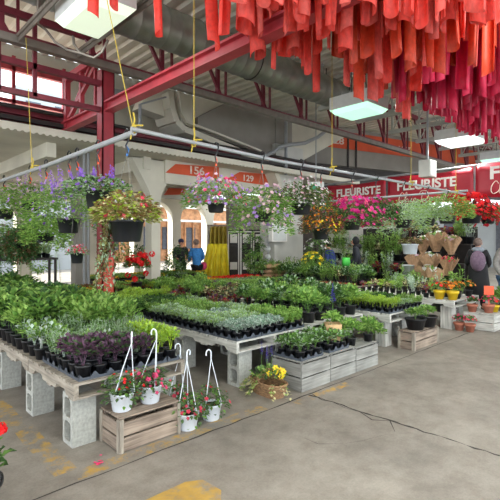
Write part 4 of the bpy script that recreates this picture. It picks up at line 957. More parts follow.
# ------------------------------------------------------------------ hanging baskets
def basket(px, pyc, plane, rt, hh, name, label, folfn, fmats, flfn=None, flmats=None, tagm='orangetag', pot='blackpot', rail=None, tilt=0):
    """pot hangs so that its centre shows at (px, pyc)"""
    q = P(px, pyc, **plane); t = thing(name, label, 'hanging basket', (q.x, q.y, q.z-hh/2))
    if pot:
        b = MB(); b.lathe([(0,0),(rt*.72,0),(rt*.78,.01),(rt*.95,hh*.88),(rt*1.02,hh*.88),(rt*1.02,hh),(rt*.93,hh),(rt*.9,hh*.8)], 24); b.lathe([(rt*.9,hh*.8),(0,hh*.86)], 24, 1)
        b.build('pot', [pot, 'soil'], t)
    top = RZ-(q.z-hh/2) if rail is None else rail-(q.z-hh/2)
    b = MB(); hz = max(top-.18, hh+.1)
    for k in range(3): a = k*2.09+.4; b.tube([(rt*math.cos(a), rt*math.sin(a), hh), (0, 0, hz)], .0025, 4)
    b.build('wire', 'wire', t)
    b = MB(); b.tube([(.01,0,hz), (-.012,0,top-.10), (.016,0,top-.05), (0,-.04,top+.0), (0,-.042,top+.035), (0,0,top+.055), (0,.042,top+.035), (0,.046,top-.01)], .0085, 6); b.build('hook', 'hook', t)
    if tagm: b = MB(); b.bar((.0,0,hz-.02), (.02,.01,hz+.05), .015, .015); b.bar((.02,.01,hz+.05), (-.01,0,hz+.08), .011, .011); b.build('clip', tagm, t)
    b = MB(); folfn(b, rt, hh); b.build('foliage', fmats, t)
    if flfn: b = MB(); flfn(b, rt, hh); b.build('flowers', flmats, t)
    return t
def hf(R, up, down, n, L=.05, W=.03, ms=(0, 1), trail=0, tl=.5, side=None):
    def g(b, rt, hh, R=R*1.22, up=up*1.15, n=int(n*2.5)):
        for i in range(n):
            a = U(0, 6.28); q = math.sqrt(U(0, 1)); z = U(-down*max(0, q-.3)*1.3, up*(1-q*q*.6)); r = q*R
            d = V((math.cos(a)*(.3+q), math.sin(a)*(.3+q), U(-.3, .9))).normalized()
            p = V((r*math.cos(a), r*math.sin(a), hh+z)); 
            if z < 0 and r < rt: continue
            b.leaf(p, d, L*U(.7, 1.2), W*U(.7, 1.2), random.choice(ms), .25)
        for i in range(trail):
            a = side+U(-.7, .7) if side is not None else U(0, 6.28); p = V((rt*1.1*math.cos(a), rt*1.1*math.sin(a), hh)); T = tl*U(.6, 1); k = int(T/.022); dr = V((U(-.2,.2), U(-.2,.2), 0)); 
            for j in range(k): p = p+V((math.cos(a)*.012*(1-j/k), math.sin(a)*.012*(1-j/k), -.022))+V((U(-.006,.006), U(-.006,.006), 0)); b.leaf(p, (rdir()+V((0,0,-.3))).normalized(), L*.7, W*.8, random.choice(ms), .3)
    return g
def hfl(R, up, down, n, r, ms=(0,), k=5, spikes=0):
    def g(b, rt, hh, R=R*1.22, up=up*1.15, n=int(n*1.5)):
        for i in range(n):
            a = U(0, 6.28); q = math.sqrt(U(.15, 1)); z = U(-down*max(0, q-.3), up*(1.05-q*q*.6)) if q > .6 else up*U(.7, 1.05)
            b.flower(V((q*R*math.cos(a), q*R*math.sin(a), hh+z+.01)), V((math.cos(a), math.sin(a), .6)), r*U(.8, 1.2), random.choice(ms), k)
        for i in range(spikes):
            a = U(0, 6.28); q = R*U(.1, .9); h0 = hh+up*.7; h1 = hh+up*U(1.1, 1.5)
            for j in range(16): f_ = j/16; aa = U(0, 6.28); b.flower(V((q*math.cos(a)*(1+f_*.15)+.012*math.cos(aa), q*math.sin(a)*(1+f_*.15)+.012*math.sin(aa), h0+(h1-h0)*f_)), V((math.cos(aa), math.sin(aa), .3)), r*.75*(1.2-f_*.6), random.choice(ms), 4)
    return g
LR = dict(X=RX); RR = dict(Y=RY)
basket(4, 214, LR, .15, .16, 'hanging_basket', 'leafy hanging basket with purple flowers at the left photo edge', hf(.36, .26, .22, 420, .06, .03), ['l_mid', 'l_light'], hfl(.36, .24, .2, 40, .024, (0, 1), 5, 4), ['f_lilac', 'f_palepink'])
basket(30, 206, LR, .13, .15, 'hanging_basket', 'hanging basket of pale pink and lilac flowers left of the first black pot', hf(.34, .24, .2, 420, .06, .028), ['l_mid', 'l_light'], hfl(.34, .24, .2, 60, .02, (0, 1), 5, 3), ['f_palepink', 'f_lilac'])
basket(69, 226, LR, .135, .17, 'hanging_basket', 'black hanging basket with ferny green leaves and violet spikes on the left rail', hf(.42, .36, .12, 620, .055, .026, (0, 0, 1)), ['l_mid', 'l_light'], hfl(.40, .38, .1, 60, .022, (0, 0, 1), 5, 12), ['f_violet', 'f_lilac'])
basket(98, 200, LR, .135, .19, 'hanging_basket', 'black hanging basket with violet spikes in front of the red column', hf(.27, .14, .1, 330, .055, .035, (0, 1, 2)), ['l_mid', 'l_grey', 'l_dark'], hfl(.27, .15, .05, 24, .02, (0,), 5, 9), ['f_violet'], tagm='orangetag')
basket(127, 231, LR, .16, .21, 'hanging_basket', 'large ribbed black basket of yellow-green coleus with long trailing strands', hf(.25, .24, .02, 420, .06, .045, (0, 0, 1, 2, 3)), ['l_olive', 'l_lime', 'l_bronze', 'l_straw'], hfl(.25, .24, .0, 12, .028, (0,)), ['f_rose'], 'bluetag')
# trailing strands part on the coleus basket
tt = [o for o in bpy.data.objects if o.get('label', '').startswith('large ribbed black basket')][0]
b = MB(); sd_ = math.atan2(-RT.y, -RT.x)
for i in range(26):
    a = sd_+U(-.75, .75); p = V((.17*math.cos(a), .17*math.sin(a), .23)); T = U(.25, .75)
    k = int(T/.02)
    for j in range(k): p = p+V((math.cos(a)*.006*(1-j/k), math.sin(a)*.006*(1-j/k), -.02))+V((U(-.007,.007), U(-.007,.007), 0)); b.leaf(p, (rdir()+V((0,0,-.3))).normalized(), .04, .028, random.choice((0, 1, 2)), .3)
b.build('trailing_strands', ['l_olive', 'l_brown', 'l_grey'], tt)
basket(20, 246, dict(X=2.15), .1, .1, 'hanging_moss_ball', 'dark green round ball-shaped hanging plant at the left of the shelf', lambda b, rt, hh: dome(b, .31, .58, 2400, .055, .032, (0, 0, 1, 2), -.24, (0,0), .1, .5, .2, 1.0), ['l_dark', 'l_deep', 'l_brown'])
basket(46, 238, LR, .11, .12, 'hanging_basket', 'bright green leafy hanging basket between the ball plant and first black pot', hf(.24, .2, .2, 420, .06, .035, (0, 0, 1)), ['l_light', 'l_mid'])
basket(-6, 240, LR, .12, .14, 'hanging_basket', 'green hanging plant cut by the left photo edge behind the ball plant', hf(.3, .2, .2, 420, .06, .035, (0, 0, 1)), ['l_mid', 'l_light'], hfl(.26, .2, .1, 20, .03), ['f_palepink'])
basket(77, 258, LR, .075, .12, 'hanging_basket', 'small black basket of dusty pink flowers hanging low beyond the left rail', hf(.09, .06, .03, 90, .035, .02), ['l_grey', 'l_mid'], hfl(.10, .07, .03, 40, .015, (0, 1)), ['f_palepink', 'f_rose'])
basket(216, 208, RR, .10, .10, 'hanging_basket', 'rounded hanging basket of lilac-pink petunias above the seedling table', hf(.29, .22, .06, 520, .05, .025, (0, 1, 2)), ['l_mid', 'l_grey', 'l_light'], hfl(.30, .24, .08, 170, .021, (0, 0, 1, 2), 5, 0), ['f_lilac', 'f_palepink', 'f_pink'])
basket(262, 217, RR, .12, .12, 'hanging_basket', 'trailing hanging basket of green leaves and pale lilac petunias left of the pillar', hf(.30, .26, .34, 680, .055, .028, (0, 0, 1)), ['l_mid', 'l_light'], hfl(.33, .24, .38, 90, .028, (0, 0, 1), 5, 0), ['f_palepink', 'f_lilac'])
basket(301, 209, RR, .14, .15, 'hanging_basket', 'black hanging basket of pale pink flowers before the concrete pillar', hf(.34, .24, .12, 520, .05, .028, (0, 1, 2)), ['l_mid', 'l_dark', 'l_olive'], hfl(.34, .26, .12, 120, .02, (0, 0, 1)), ['f_palepink', 'f_white'])
basket(321, 234, dict(Y=3.8), .12, .16, 'hanging_basket', 'dark square-looking basket of orange and rust flowers right of the pillar', hf(.25, .26, .1, 360, .05, .03, (0, 1, 2)), ['l_bronze', 'l_dark', 'l_brown'], hfl(.26, .28, .08, 90, .022, (0, 0, 1)), ['f_orange', 'f_yellow'])
basket(352, 226, RR, .13, .12, 'hanging_basket', 'hanging basket of vivid magenta petunias in front of the first banner, left pot', hf(.36, .26, .12, 460, .055, .035, (0, 0, 1)), ['l_dark', 'l_mid'], hfl(.38, .28, .14, 110, .038, (0, 0, 0, 1)), ['f_magenta', 'f_pink'])
basket(376, 222, RR, .12, .12, 'hanging_basket', 'hanging basket of magenta petunias with dark leaves, right pot', hf(.30, .30, .08, 460, .055, .035, (0, 0, 1)), ['l_dark', 'l_mid'], hfl(.30, .28, .1, 45, .036, (0,)), ['f_magenta'])
basket(403, 224, RR, .15, .14, 'hanging_basket', 'large green trailing hanging basket beside the magenta petunias', hf(.36, .30, .30, 620, .06, .028, (0, 0, 1)), ['l_grey', 'l_light'], rail=None)
basket(427, 222, RR, .16, .15, 'hanging_basket', 'black basket of pale green foliage below the second banner', hf(.34, .34, .08, 420, .07, .035, (0, 1)), ['l_light', 'l_grey'])
basket(447, 220, RR, .17, .15, 'hanging_basket', 'black basket of light green leaves left of the red begonia basket', hf(.40, .40, .06, 420, .08, .045, (0, 1)), ['l_light', 'l_mid'])
basket(471, 219, RR, .22, .20, 'hanging_basket', 'dark basket overflowing with scarlet begonias under the banner end', hf(.40, .30, .10, 260, .09, .06, (0, 1)), ['l_dark', 'l_red'], hfl(.46, .36, .14, 150, .06, (0, 0, 1)), ['f_red', 'f_crimson'])
basket(488, 221, RR, .16, .14, 'hanging_basket', 'scarlet begonia basket at the right photo edge', hf(.34, .34, .2, 200, .09, .05, (0, 1)), ['l_mid', 'l_dark'], hfl(.36, .30, .34, 70, .05, (0,)), ['f_crimson'])
# the red geranium mound on table B's far end
t = thing('geranium_topiary', 'round green basil-like mound with bright red geraniums near the red column', 'potted plant', (3.55, 6.98, TZ)); 
g = squarepot(.10, .08, .16); ob('pot', g, t); b = MB(); dome(b, .26, .42, 520, .06, .04, (0, 0, 1), .22, (0,0), .3, .7); stems(b, .1, .3, 5, 0, .1); b.build('foliage', ['l_mid', 'l_dark'], t)
b = MB()
for i in range(24):
    a = U(0, 6.28); q = U(.12, .30); c = V((q*math.cos(a), q*math.sin(a), U(.5, .68) if random.random() < .75 else U(.2, .3)))
    for j in range(22): d = rdir(); b.flower(c+d*.045, d, .028, 0, 5)
b.build('flowers', 'f_red', t); t.location = (3.72, 6.35, TZ); t.location.z = TT+.0
crate(4.0, 4.28, 7.25, 7.53, 0, .66, 'tall slatted crate stand under the red geranium mound', 'crate', 4, .02); t.location = (4.14, 7.39, .66)

# ------------------------------------------------------------------ banners
def text_on_banner(t, body, y, z, size, m, xx, sx=1, shear=0, name='lettering', bold=.03):
    o = textmesh(name, body, size, m, bold, shear, t); o.location = (xx, y, z); o.rotation_euler = (math.pi/2, 0, -math.pi/2); o.scale = (sx, 1, 1); return o
def script_word(t, strokes, y, z, s, xx, m='cream_print'):
    b = MB()
    for st in strokes:
        pts = []
        for i in range(len(st)-1):
            p0 = V(st[max(i-1, 0)]); p1 = V(st[i]); p2 = V(st[i+1]); p3 = V(st[min(i+2, len(st)-1)])
            for k in range(4): u = k/4; pts.append(.5*((2*p1)+(-p0+p2)*u+(2*p0-5*p1+4*p2-p3)*u*u+(-p0+3*p1-3*p2+p3)*u**3))
        pts.append(V(st[-1])); b.tube([(0, -p.x*s, p.y*s) for p in pts], .012, 4)
    o = b.build('script_lettering', m, t, (xx, y, z)); o.scale = (.4, 1, 1); return o
# joined-up handwriting strokes: C h e z   D a n i e l
CHEZ = [[(1.1,1.5),(.7,1.9),(.2,1.3),(.05,.5),(.4,.0),(1.0,.3)], [(1.0,.3),(1.6,1.4),(1.5,1.9),(1.3,1.2),(1.2,0),(1.5,.6),(1.8,.6),(1.85,.1),(2.1,.2),(2.5,.5),(2.5,.75),(2.25,.5),(2.3,.1),(2.7,.1),(2.95,.6),(3.3,.6),(2.9,.05),(3.3,.0),(3.5,.15)]]
DAN = [[(4.6,1.7),(4.4,.9),(4.3,.05)], [(3.9,1.4),(4.4,1.95),(5.3,1.8),(5.6,1.0),(5.0,.2),(4.2,.0),(4.0,.2)], [(6.3,.6),(5.95,.6),(5.8,.2),(6.1,.05),(6.35,.6),(6.35,.1),(6.6,.15),(6.8,.6),(6.8,.05),(7.0,.5),(7.3,.6),(7.3,.1),(7.5,.15),(7.65,.6),(7.65,.1),(7.9,.15),(8.2,.5),(8.15,.7),(7.95,.4),(8.1,.05),(8.4,.15),(8.8,1.5),(8.65,1.7),(8.55,.6),(8.7,.05),(10.0,.35),(11,.7)], [(7.7,.95),(7.73,1.0)]]
def banner(y0, y1, z0, z1, xx, label, n=1, stretch=1):
    """spans y1 (left in view) down to y0"""
    t = thing('florist_banner', label, 'banner', (xx, (y0+y1)/2, z0)); b = MB(); N_ = 24; vs = []
    hw = (y1-y0)/2
    for i in range(N_+1):
        u = i/N_; yy = hw-2*hw*u; sag = .05*math.sin(math.pi*u); 
        for j in range(5): v = j/4; vs.append((.03*math.sin(u*9+v*2)-0.0, yy, v*(z1-z0)-sag))
    nn = 5; b.add(vs, [(i*nn+j, i*nn+j+1, (i+1)*nn+j+1, (i+1)*nn+j) for i in range(N_) for j in range(nn-1)], 0, True)
    o = b.build('banner_sheet', 'banner', t); md = o.modifiers.new('thick', 'SOLIDIFY'); md.thickness = .01; md.offset = 0
    return t
XB = 12.3
t1 = banner(6.85, 9.05, 2.72, 3.45, XB, 'red florist banner farthest left, behind the magenta petunias'); text_on_banner(t1, 'FLEURISTE', -.12, .42, .34, 'white', -.05, 1.05); script_word(t1, CHEZ+DAN, .7, .04, .12, -.05)
t2 = banner(4.32, 6.80, 2.70, 3.52, XB, 'red florist banner in the middle behind the pale speaker box'); text_on_banner(t2, 'FLEURISTE', .05, .48, .36, 'white', -.05, 1.05); script_word(t2, CHEZ+DAN, .85, -.0, .16, -.05)
t3 = banner(1.6, 4.28, 2.72, 3.6, XB, 'red florist banner cut off by the right photo edge'); text_on_banner(t3, 'FLEURISTE', -.22, .58, .44, 'white', -.05, 1.2); script_word(t3, CHEZ+DAN, .95, .06, .17, -.05)
b = MB(); b.tube([(XB+.04, 9.3, 3.5), (XB+.04, 1.0, 3.62)], .03, 8); b.tube([(XB+.06, 9.3, 0), (XB+.06, 9.3, 3.6)], .04, 8); b.tube([(XB+.06, 4.3, 0), (XB+.06, 4.3, 3.6)], .04, 8); tag(b.build('banner_frame', 'pipe'), 'white pipe frame that holds up the red banners', 'frame')
q = P(427.5, 169, Y=5.2); t = thing('speaker_box', 'cream speaker box hanging in front of the middle banner', 'speaker', (q.x, q.y, q.z)); b = MB(); b.box(-.2, .2, -.15, .15, -.22, .22); b.build('cabinet', 'pillar', t); b = MB(); b.box(-.17, .17, -.16, -.149, -.19, .19); b.build('grille', 'whitemetal', t); b = MB(); b.tube([(0,0,.22),(0,0,6.0-q.z)], .03, 6); b.build('pole', 'pipe', t)

# ------------------------------------------------------------------ florist stall
def shelf_unit(x0, x1, y0, y1, zs, label):
    t = thing('display_shelf', label, 'shelf', (x0, y0, 0)); wx, wy = x1-x0, y1-y0
    for z in zs: b = MB(); b.box(0, wx, 0, wy, z-.03, z); b.build('shelf_board', 'darkmetal', t)
    for (a, c) in ((0,0),(wx-.04,0),(0,wy-.04),(wx-.04,wy-.04)): b = MB(); b.box(a, a+.04, c, c+.04, 0, max(zs)-.03); b.build('leg', 'darkmetal', t)
shelf_unit(10.9, 11.3, 4.2, 9.2, (.5,), 'low dark display shelf of the florist stall'); shelf_unit(11.35, 11.75, 4.2, 9.2, (1.0,), 'middle dark display shelf of the florist stall'); shelf_unit(11.8, 12.2, 4.2, 9.2, (1.5,), 'top dark display shelf of the florist stall under the banners')
b = MB(); b.box(12.22, 12.25, 4.2, 7.6, 0, 1.95); t = thing('stall_shade_panel', 'dark panel added behind the florist shelves for the shade between bouquets', 'panel', (0,0,0)); b.build('panel_sheet', 'darkmetal', t)  # added sheet, its dark colour stands for the shadow behind the bouquets
# bouquets in kraft paper in buckets
def bouquet_proto(paper, fm):
    t = thing('wrapped_bouquet', '', 'bouquet', (0,0,-5)); b = MB(); b.lathe([(0,0),(.10,0),(.13,.28),(.136,.28),(.136,.3),(.12,.29)], 14); b.build('bucket', 'blackpot', t)
    b = MB(); n = 16; vs = []
    for r, z, j in ((.06, .1, 0), (.09, .34, .01), (.17, .55, .03), (.26, .78, .07)):
        for k in range(n): a = 2*math.pi*k/n; q = r+j*math.sin(k*2.3)*1.2; vs.append((q*math.cos(a), q*math.sin(a), z+j*math.cos(k*3.1)))
    b.add(vs, [(i*n+k, i*n+(k+1) % n, (i+1)*n+(k+1) % n, (i+1)*n+k) for i in range(3) for k in range(n)], 0); b.build('paper_wrap', paper, t)
    b = MB(); dome(b, .2, .24, 70, .08, .04, (0, 1), .62); blooms(b, .2, .26, 14, .045, (2,), .62); b.build('flowers', ['l_mid', 'l_light', fm], t); return Proto(t)
BQ = [bouquet_proto('kraft', 'f_palepink'), bouquet_proto('kraft', 'f_rose'), bouquet_proto('kraft', 'f_white')]
bq = 'kraft paper wrapped bouquet in a black bucket at the florist stall'
for (px, z, s_) in ((414, .55, .8), (430, .5, .85), (447, .5, .75)):
    q = P(px, 240, X=11.1); random.choice(BQ).put((q.x, q.y, .5), U(0,6), bq, 'kraft bouquets on the florist low shelf', s_)
for (px) in (422, 436, 452): q = P(px, 240, X=11.55); random.choice(BQ).put((q.x, q.y, 1.0), U(0,6), 'kraft wrapped bouquet on the middle shelf of the florist stall', 'kraft bouquets on the florist middle shelf', .9)
q = P(426, 280, X=10.3); BQ[2].put((q.x, q.y, 0), 1, 'kraft bouquet in a black bucket with a red card on the ground before the stall', None, 1.2)
# mixed pots on shelves
for px, X_, z in [(px, 11.1, .5) for px in range(336, 402, 6)]+[(px, 11.55, 1.0) for px in list(range(331, 400, 6))+[468, 478, 488]]+[(px, 12.0, 1.5) for px in list(range(328, 350, 8))+list(range(398, 496, 6))]:
    q = P(px, 240, X=X_); k = random.choice(['euca', 'shrub', 'euca', 'darkleaf', 'shrub', 'coleus'])
    if not 4.3 < q.y < 9.1: continue
    put(k, q.x, q.y, z, {'euca': 'silver leaved shrub pot on the florist shelves', 'shrub': 'fresh green shrub pot on the florist shelves', 'darkleaf': 'bronze and cream leaved pot on the florist shelves', 'coleus': 'red coleus pot on the florist shelves'}[k], 'shrubs on the florist shelves: '+k, 1.5)
# floor rows in front of stall
for i in range(9):
    for j in range(3):
        q = P(335+i*15, 240, X=9.9+j*.4)
        if q.y < 4.0 or q.y > 5.5: continue
        k = random.choice(['darkleaf', 'euca', 'shrub', 'yel', 'basil']); put(k, q.x, q.y, 0, {'darkleaf': 'bronze and cream leaved pot standing before the florist stall', 'euca': 'silver shrub pot standing before the florist stall', 'shrub': 'green shrub pot standing before the florist stall', 'yel': 'yellow-green pot standing before the florist stall', 'basil': 'bushy green pot standing before the florist stall'}[k], 'pots on the ground before the florist stall: '+k, 1.7)
# white pot on stand, silver buckets
t = basket(410, 249, dict(X=9.9), .19, .24, 'white_hanging_basket', 'white hanging basket of olive leaves among the paper bouquets', hf(.2, .14, .0, 120, .07, .04), ['l_olive', 'l_brown'], pot='whitepot', tagm=None, rail=2.6)
b = MB(); b.tube([(9.9, 3.6, 2.66), (9.9, 9.5, 2.66)], .025, 8); tag(b.build('hanging_rail', 'pipe'), 'cross rail above the white basket in front of the florist stall', 'rail')
b = MB(); b.lathe([(0,0),(.10,0),(.15,.36),(.16,.36),(.14,.35)], 16); q = P(408, 266, X=10.4); tag(b.build('grey_bucket', 'whitemetal', None, (q.x, q.y, .62)), 'pale grey flower bucket below the white hanging basket', 'bucket')
q2 = V((q.x, q.y, 0)); b = MB(); b.box(-.2,.2,-.2,.2,.0,.62); b.box(-.23,.23,-.23,.23,.60,.62); tag(b.build('bucket_stand', 'darkmetal', None, (q.x, q.y, 0)), 'dark stand carrying the pale grey flower bucket', 'stand')
# white sheet with red strip behind the stall; green glass beyond
b = MB(); b.box(12.8, 12.84, 6.2, 9.4, .6, 2.35); struct('white_wall_panel', b, 'white')
b = MB(); b.box(12.74, 12.79, 6.2, 9.5, 2.05, 2.22); struct('red_trim_strip', b, 'banner')

# ------------------------------------------------------------------ people
def person(loc, face, label, top, legs, hair, h=1.65, pose='stand', hairstyle='short', extras=None, lean=0.0, arms=((.30, -.05, -.25), (.28, .25, -.20))):
    """built facing +Y locally; face = heading angle of the look direction"""
    s = h/1.7; t = thing('person', label, 'person', loc, face-math.pi/2)
    def skin(name, V_, E_, R_, m, sub=2):
        me = bpy.data.meshes.new(name); me.from_pydata([tuple(V(v)*s) for v in V_], E_, []); o = ob(name, me, t); me.materials.append(M[m])
        md = o.modifiers.new('skin', 'SKIN'); md.use_smooth_shade = True
        if not me.skin_vertices: me.attributes  # layer is made below
        return o, me
    ly = lambda z: -lean*max(0, z-.9) if False else lean*max(0, z-.9)
    def J(x, y, z): return (x, y+ly(z), z)
    nodes = []; edges = []
    def chain(lst, start=None):
        prev = start
        for p, r in lst:
            nodes.append((p, r)); i = len(nodes)-1
            if prev is not None: edges.append((prev, i))
            prev = i
        return prev
    def buildskin(name, m, sub=2):
        me = bpy.data.meshes.new(name); me.from_pydata([tuple(V(p)*s) for p, r in nodes], edges, []); o = ob(name, me, t); me.materials.append(M[m])
        bpy.context.view_layer.objects.active = o
        o.modifiers.new('skin', 'SKIN').use_smooth_shade = True
        for i, (p, r) in enumerate(nodes): sv = me.skin_vertices[0].data[i]; sv.radius = (r[0]*s, r[1]*s) if isinstance(r, tuple) else (r*s, r*s); sv.use_root = (i == 0)
        o.modifiers.new('sub', 'SUBSURF').levels = sub; o.modifiers['sub'].render_levels = sub; return o
    sh = 1.40
    def armpts(side, k, grow=0, upto=3):
        sx = side*.17; el = V(J(side*.24, -.03+k[1]*.2, 1.12)); wr = V(J(side*(.24-.06*(k[1] > .1)), k[1]+.02, 1.12+k[2]+.0)); 
        return [(J(sx, 0, sh-.01), .058+grow), ((V(J(sx, 0, sh-.01))+el)/2+V((side*.01,0,0)), .050+grow), (tuple(el), .042+grow), (tuple((el+wr)/2), .038+grow), (tuple(wr), .028+grow)]
    # body: pelvis root, spine, neck, head, legs, arms, hands
    root = chain([(J(0,0,.92), (.12, .085))]); spine = chain([(J(0,0,1.08), (.125,.09)), (J(0,0,1.26), (.145,.10))], root)
    ck = chain([(J(0,0,1.40), (.11,.075)), (J(0,.005,1.47), .055), (J(0,.015,1.53), .058)], spine)
    chain([(J(0,.025,1.59), (.072,.088)), (J(0,.015,1.665), .07)], ck)
    for side in (-1, 1): chain([((side*.09,0,.84), .09), ((side*.095,.01,.50), .06), ((side*.10,-.01,.28), .052), ((side*.10,-.02,.09), .038), ((side*.11,.06,.04), .036), ((side*.115,.15,.03), .03)], root)
    for side, k in ((-1, arms[0]), (1, arms[1])):
        kk = (0, k[1], k[2]); a = armpts(side, kk); last = chain(a, spine+0)
        wr = V(a[-1][0]); dr = (V(a[-1][0])-V(a[-2][0])).normalized(); palm = wr+dr*.06; pi = chain([(tuple(palm), (.028,.018))], last); sd2 = V((0,1,0)).cross(dr).normalized() if abs(dr.y) < .9 else V((1,0,0))
        for f_ in range(4): o2 = (f_-1.5)*.018; chain([(tuple(palm+dr*.035+sd2*o2), .0085), (tuple(palm+dr*(.065+.008*(f_ in (1,2)))+sd2*o2+V((0,.012,0))), .0075)], pi)
        chain([(tuple(wr+dr*.03+V((-side*.035,.02,0))), .010), (tuple(wr+dr*.06+V((-side*.045,.03,0))), .009)], pi)
    buildskin('body', 'skin', 1)
    # face
    b = MB(); b.ball((0,0,0), .011*s, 0, 8); 
    for sx in (-1, 1):
        o = MB().ball(V(J(sx*.03, .098, 1.60))*s, .010*s, 0, 8).build('eye', 'black', t)
        MB().ball(V(J(sx*.078, .01, 1.59))*s, .018*s, 0, 8, .03*s).build('ear', 'skin', t)
    b = MB(); b.prism([tuple(V(J(-.014,.095,1.555))*s), tuple(V(J(.014,.095,1.555))*s), tuple(V(J(0,.10,1.60))*s)], (0,.0,0)) if False else b.ball(V(J(0,.108,1.572))*s, .014*s, 0, 8, .022*s); b.build('nose', 'skin', t)
    MB().ball(V(J(0,.094,1.535))*s, .022*s, 0, 8, .006*s).build('mouth', 'pinkbag', t)
    # clothing
    nodes.clear(); edges.clear(); G = .022
    r0 = chain([(J(0,0,.76), (.18,.145)), (J(0,0,.86), (.18,.14))]); r1 = chain([(J(0,0,1.05), (.155,.12)), (J(0,0,1.26), (.17,.125))], r0); chain([(J(0,0,1.41), (.12,.085)), (J(0,0,1.45), .068)], r1)
    for side, k in ((-1, arms[0]), (1, arms[1])): chain(armpts(side, (0, k[1], k[2]), G), r1)
    buildskin('jacket', top, 1)
    nodes.clear(); edges.clear()
    r0 = chain([(J(0,0,.92), (.15,.115))])
    for side in (-1, 1): chain([((side*.09,0,.84), .108), ((side*.095,.01,.50), .078), ((side*.10,-.01,.28), .068), ((side*.10,-.02,.08), .058)], r0)
    buildskin('trousers', legs, 1)
    b = MB()
    for side in (-1, 1): b.ball(V((side*.11, .06, .045))*s, .052*s, 0, 10, .045*s); b.ball(V((side*.115, .13, .035))*s, .045*s, 0, 10, .035*s)
    b.build('shoes', 'black', t)
    if hairstyle == 'cap':
        b = MB(); b.ball(V(J(0,.005,1.645))*s, .098*s, 0, 14, .085*s); b.lathe([(.06*s,.0),(.098*s,-.0),(.10*s,.012*s)], 14, 0, V(J(0,.07,1.635))*s); b.build('cap', 'cap', t)
        MB().ball(V(J(0,-.02,1.60))*s, .09*s, 0, 12, .08*s).build('hair', hair, t)
    elif hairstyle == 'hood':
        MB().ball(V(J(0,-.02,1.62))*s, .12*s, 0, 14, .14*s, .03).build('hood', top, t)
    elif hairstyle == 'scarf':
        b = MB(); b.ball(V(J(0,-.025,1.61))*s, .108*s, 0, 14, .13*s, .03); b.ball(V(J(0,-.05,1.46))*s, .13*s, 0, 12, .09*s, .05); b.build('headscarf', 'black', t)
    else:
        MB().ball(V(J(0,-.022,1.635))*s, .096*s, 0, 14, .10*s, .04).build('hair', hair, t)
    if extras == 'backpack':
        b = MB(); b.ball(V((0,-.20,1.18))*s, .17*s, 0, 14, .25*s); o = b.build('backpack', 'mauve', t); b = MB()
        for sx in (-1, 1): b.tube([V((sx*.1,-.10,1.42))*s, V((sx*.11,.02,1.48))*s, V((sx*.12,.14,1.36))*s, V((sx*.12,.13,1.1))*s], .014*s, 6)
        b.build('backpack_strap', 'mauve', t); MB().ball(V((0,-.09,1.45))*s, .14*s, 0, 12, .07*s, .04).build('hood', 'greyhood', t)
    if extras == 'backpack' or extras == 'coat': 
        b = MB(); b.lathe([(.20*s, 1.1*s), (.24*s, .7*s), (.30*s, .3*s), (.29*s,.3*s), (.19*s,1.1*s)], 18); b.build('long_coat', top, t)
    if extras == 'bag': b = MB(); b.ball(V((.27,.1,.85))*s, .12*s, 0, 10, .14*s); b.build('handbag', 'pinkbag', t)
    return t
p = P(181, 280, d=14.2); person((p.x, p.y, 0), HEAD+math.pi+.3, 'person in a purple cap and dark jacket behind dark bushy plants', 'slate', 'black', 'dark_hair', 1.62, hairstyle='cap', arms=((0,.22,-.05),(0,.22,-.05)))
p = P(197, 280, d=13.4); person((p.x, p.y, 0), HEAD+.5, 'person in a bright blue jacket bending beside the yellow cloth', 'bluejacket', 'black', 'grey_hair', 1.6, lean=.12, arms=((0,.2,-.1),(0,.2,-.1)), extras='bag')
p = P(333, 270, d=12.6); person((p.x, p.y, 0), HEAD+.9, 'person in a navy blue jacket bending over plants right of the pillar', 'navy', 'denim', 'dark_hair', 1.55, lean=.25, arms=((0,.25,-.1),(0,.25,-.1)), hairstyle='short')
p = P(358, 270, d=12.2); person((p.x, p.y, 0), HEAD+1.4, 'person in a dark coat and black headscarf beside a green bag', 'charcoal', 'black', 'dark_hair', 1.66, lean=.12, hairstyle='scarf', arms=((0,.12,-.2),(0,.2,-.15)))
p = P(478, 270, d=10.1); person((p.x, p.y, 0), HEAD-.5, 'person in a long black coat wearing a mauve backpack, seen from behind', 'black', 'black', 'grey_hair', 1.62, extras='backpack', arms=((0,.25,-.1),(0,.25,-.1)))
p = P(508, 270, d=8.6); person((p.x, p.y, 0), HEAD+math.pi, 'person in a checked shirt and blue jeans at the right photo edge', 'plaid', 'denim', 'dark_hair', 1.68, arms=((0,.05,-.26),(0,.12,-.2)))
q = P(346, 256, d=11.0); t = thing('green_bag', 'bright green shopping bag between the two people', 'bag', (q.x, q.y, q.z)); t.location.z = .0
b = MB(); b.lathe([(0,.0),(.09,.0),(.11,.14),(.09,.26),(.085,.26),(.10,.14)], 12); M['green'] = mat('green_bag', (66, 180, 66), .5); bgo = b.build('bag_body', 'green', t, (0,0,.9)); b = MB(); b.box(-.25,.25,-.25,.25,0,.9); tag(b.build('table_box', 'darkmetal', None, (q.x, q.y, 0)), 'dark box carrying the green bag between two people', 'box')
q = P(344, 250, d=12.4); b = MB(); 
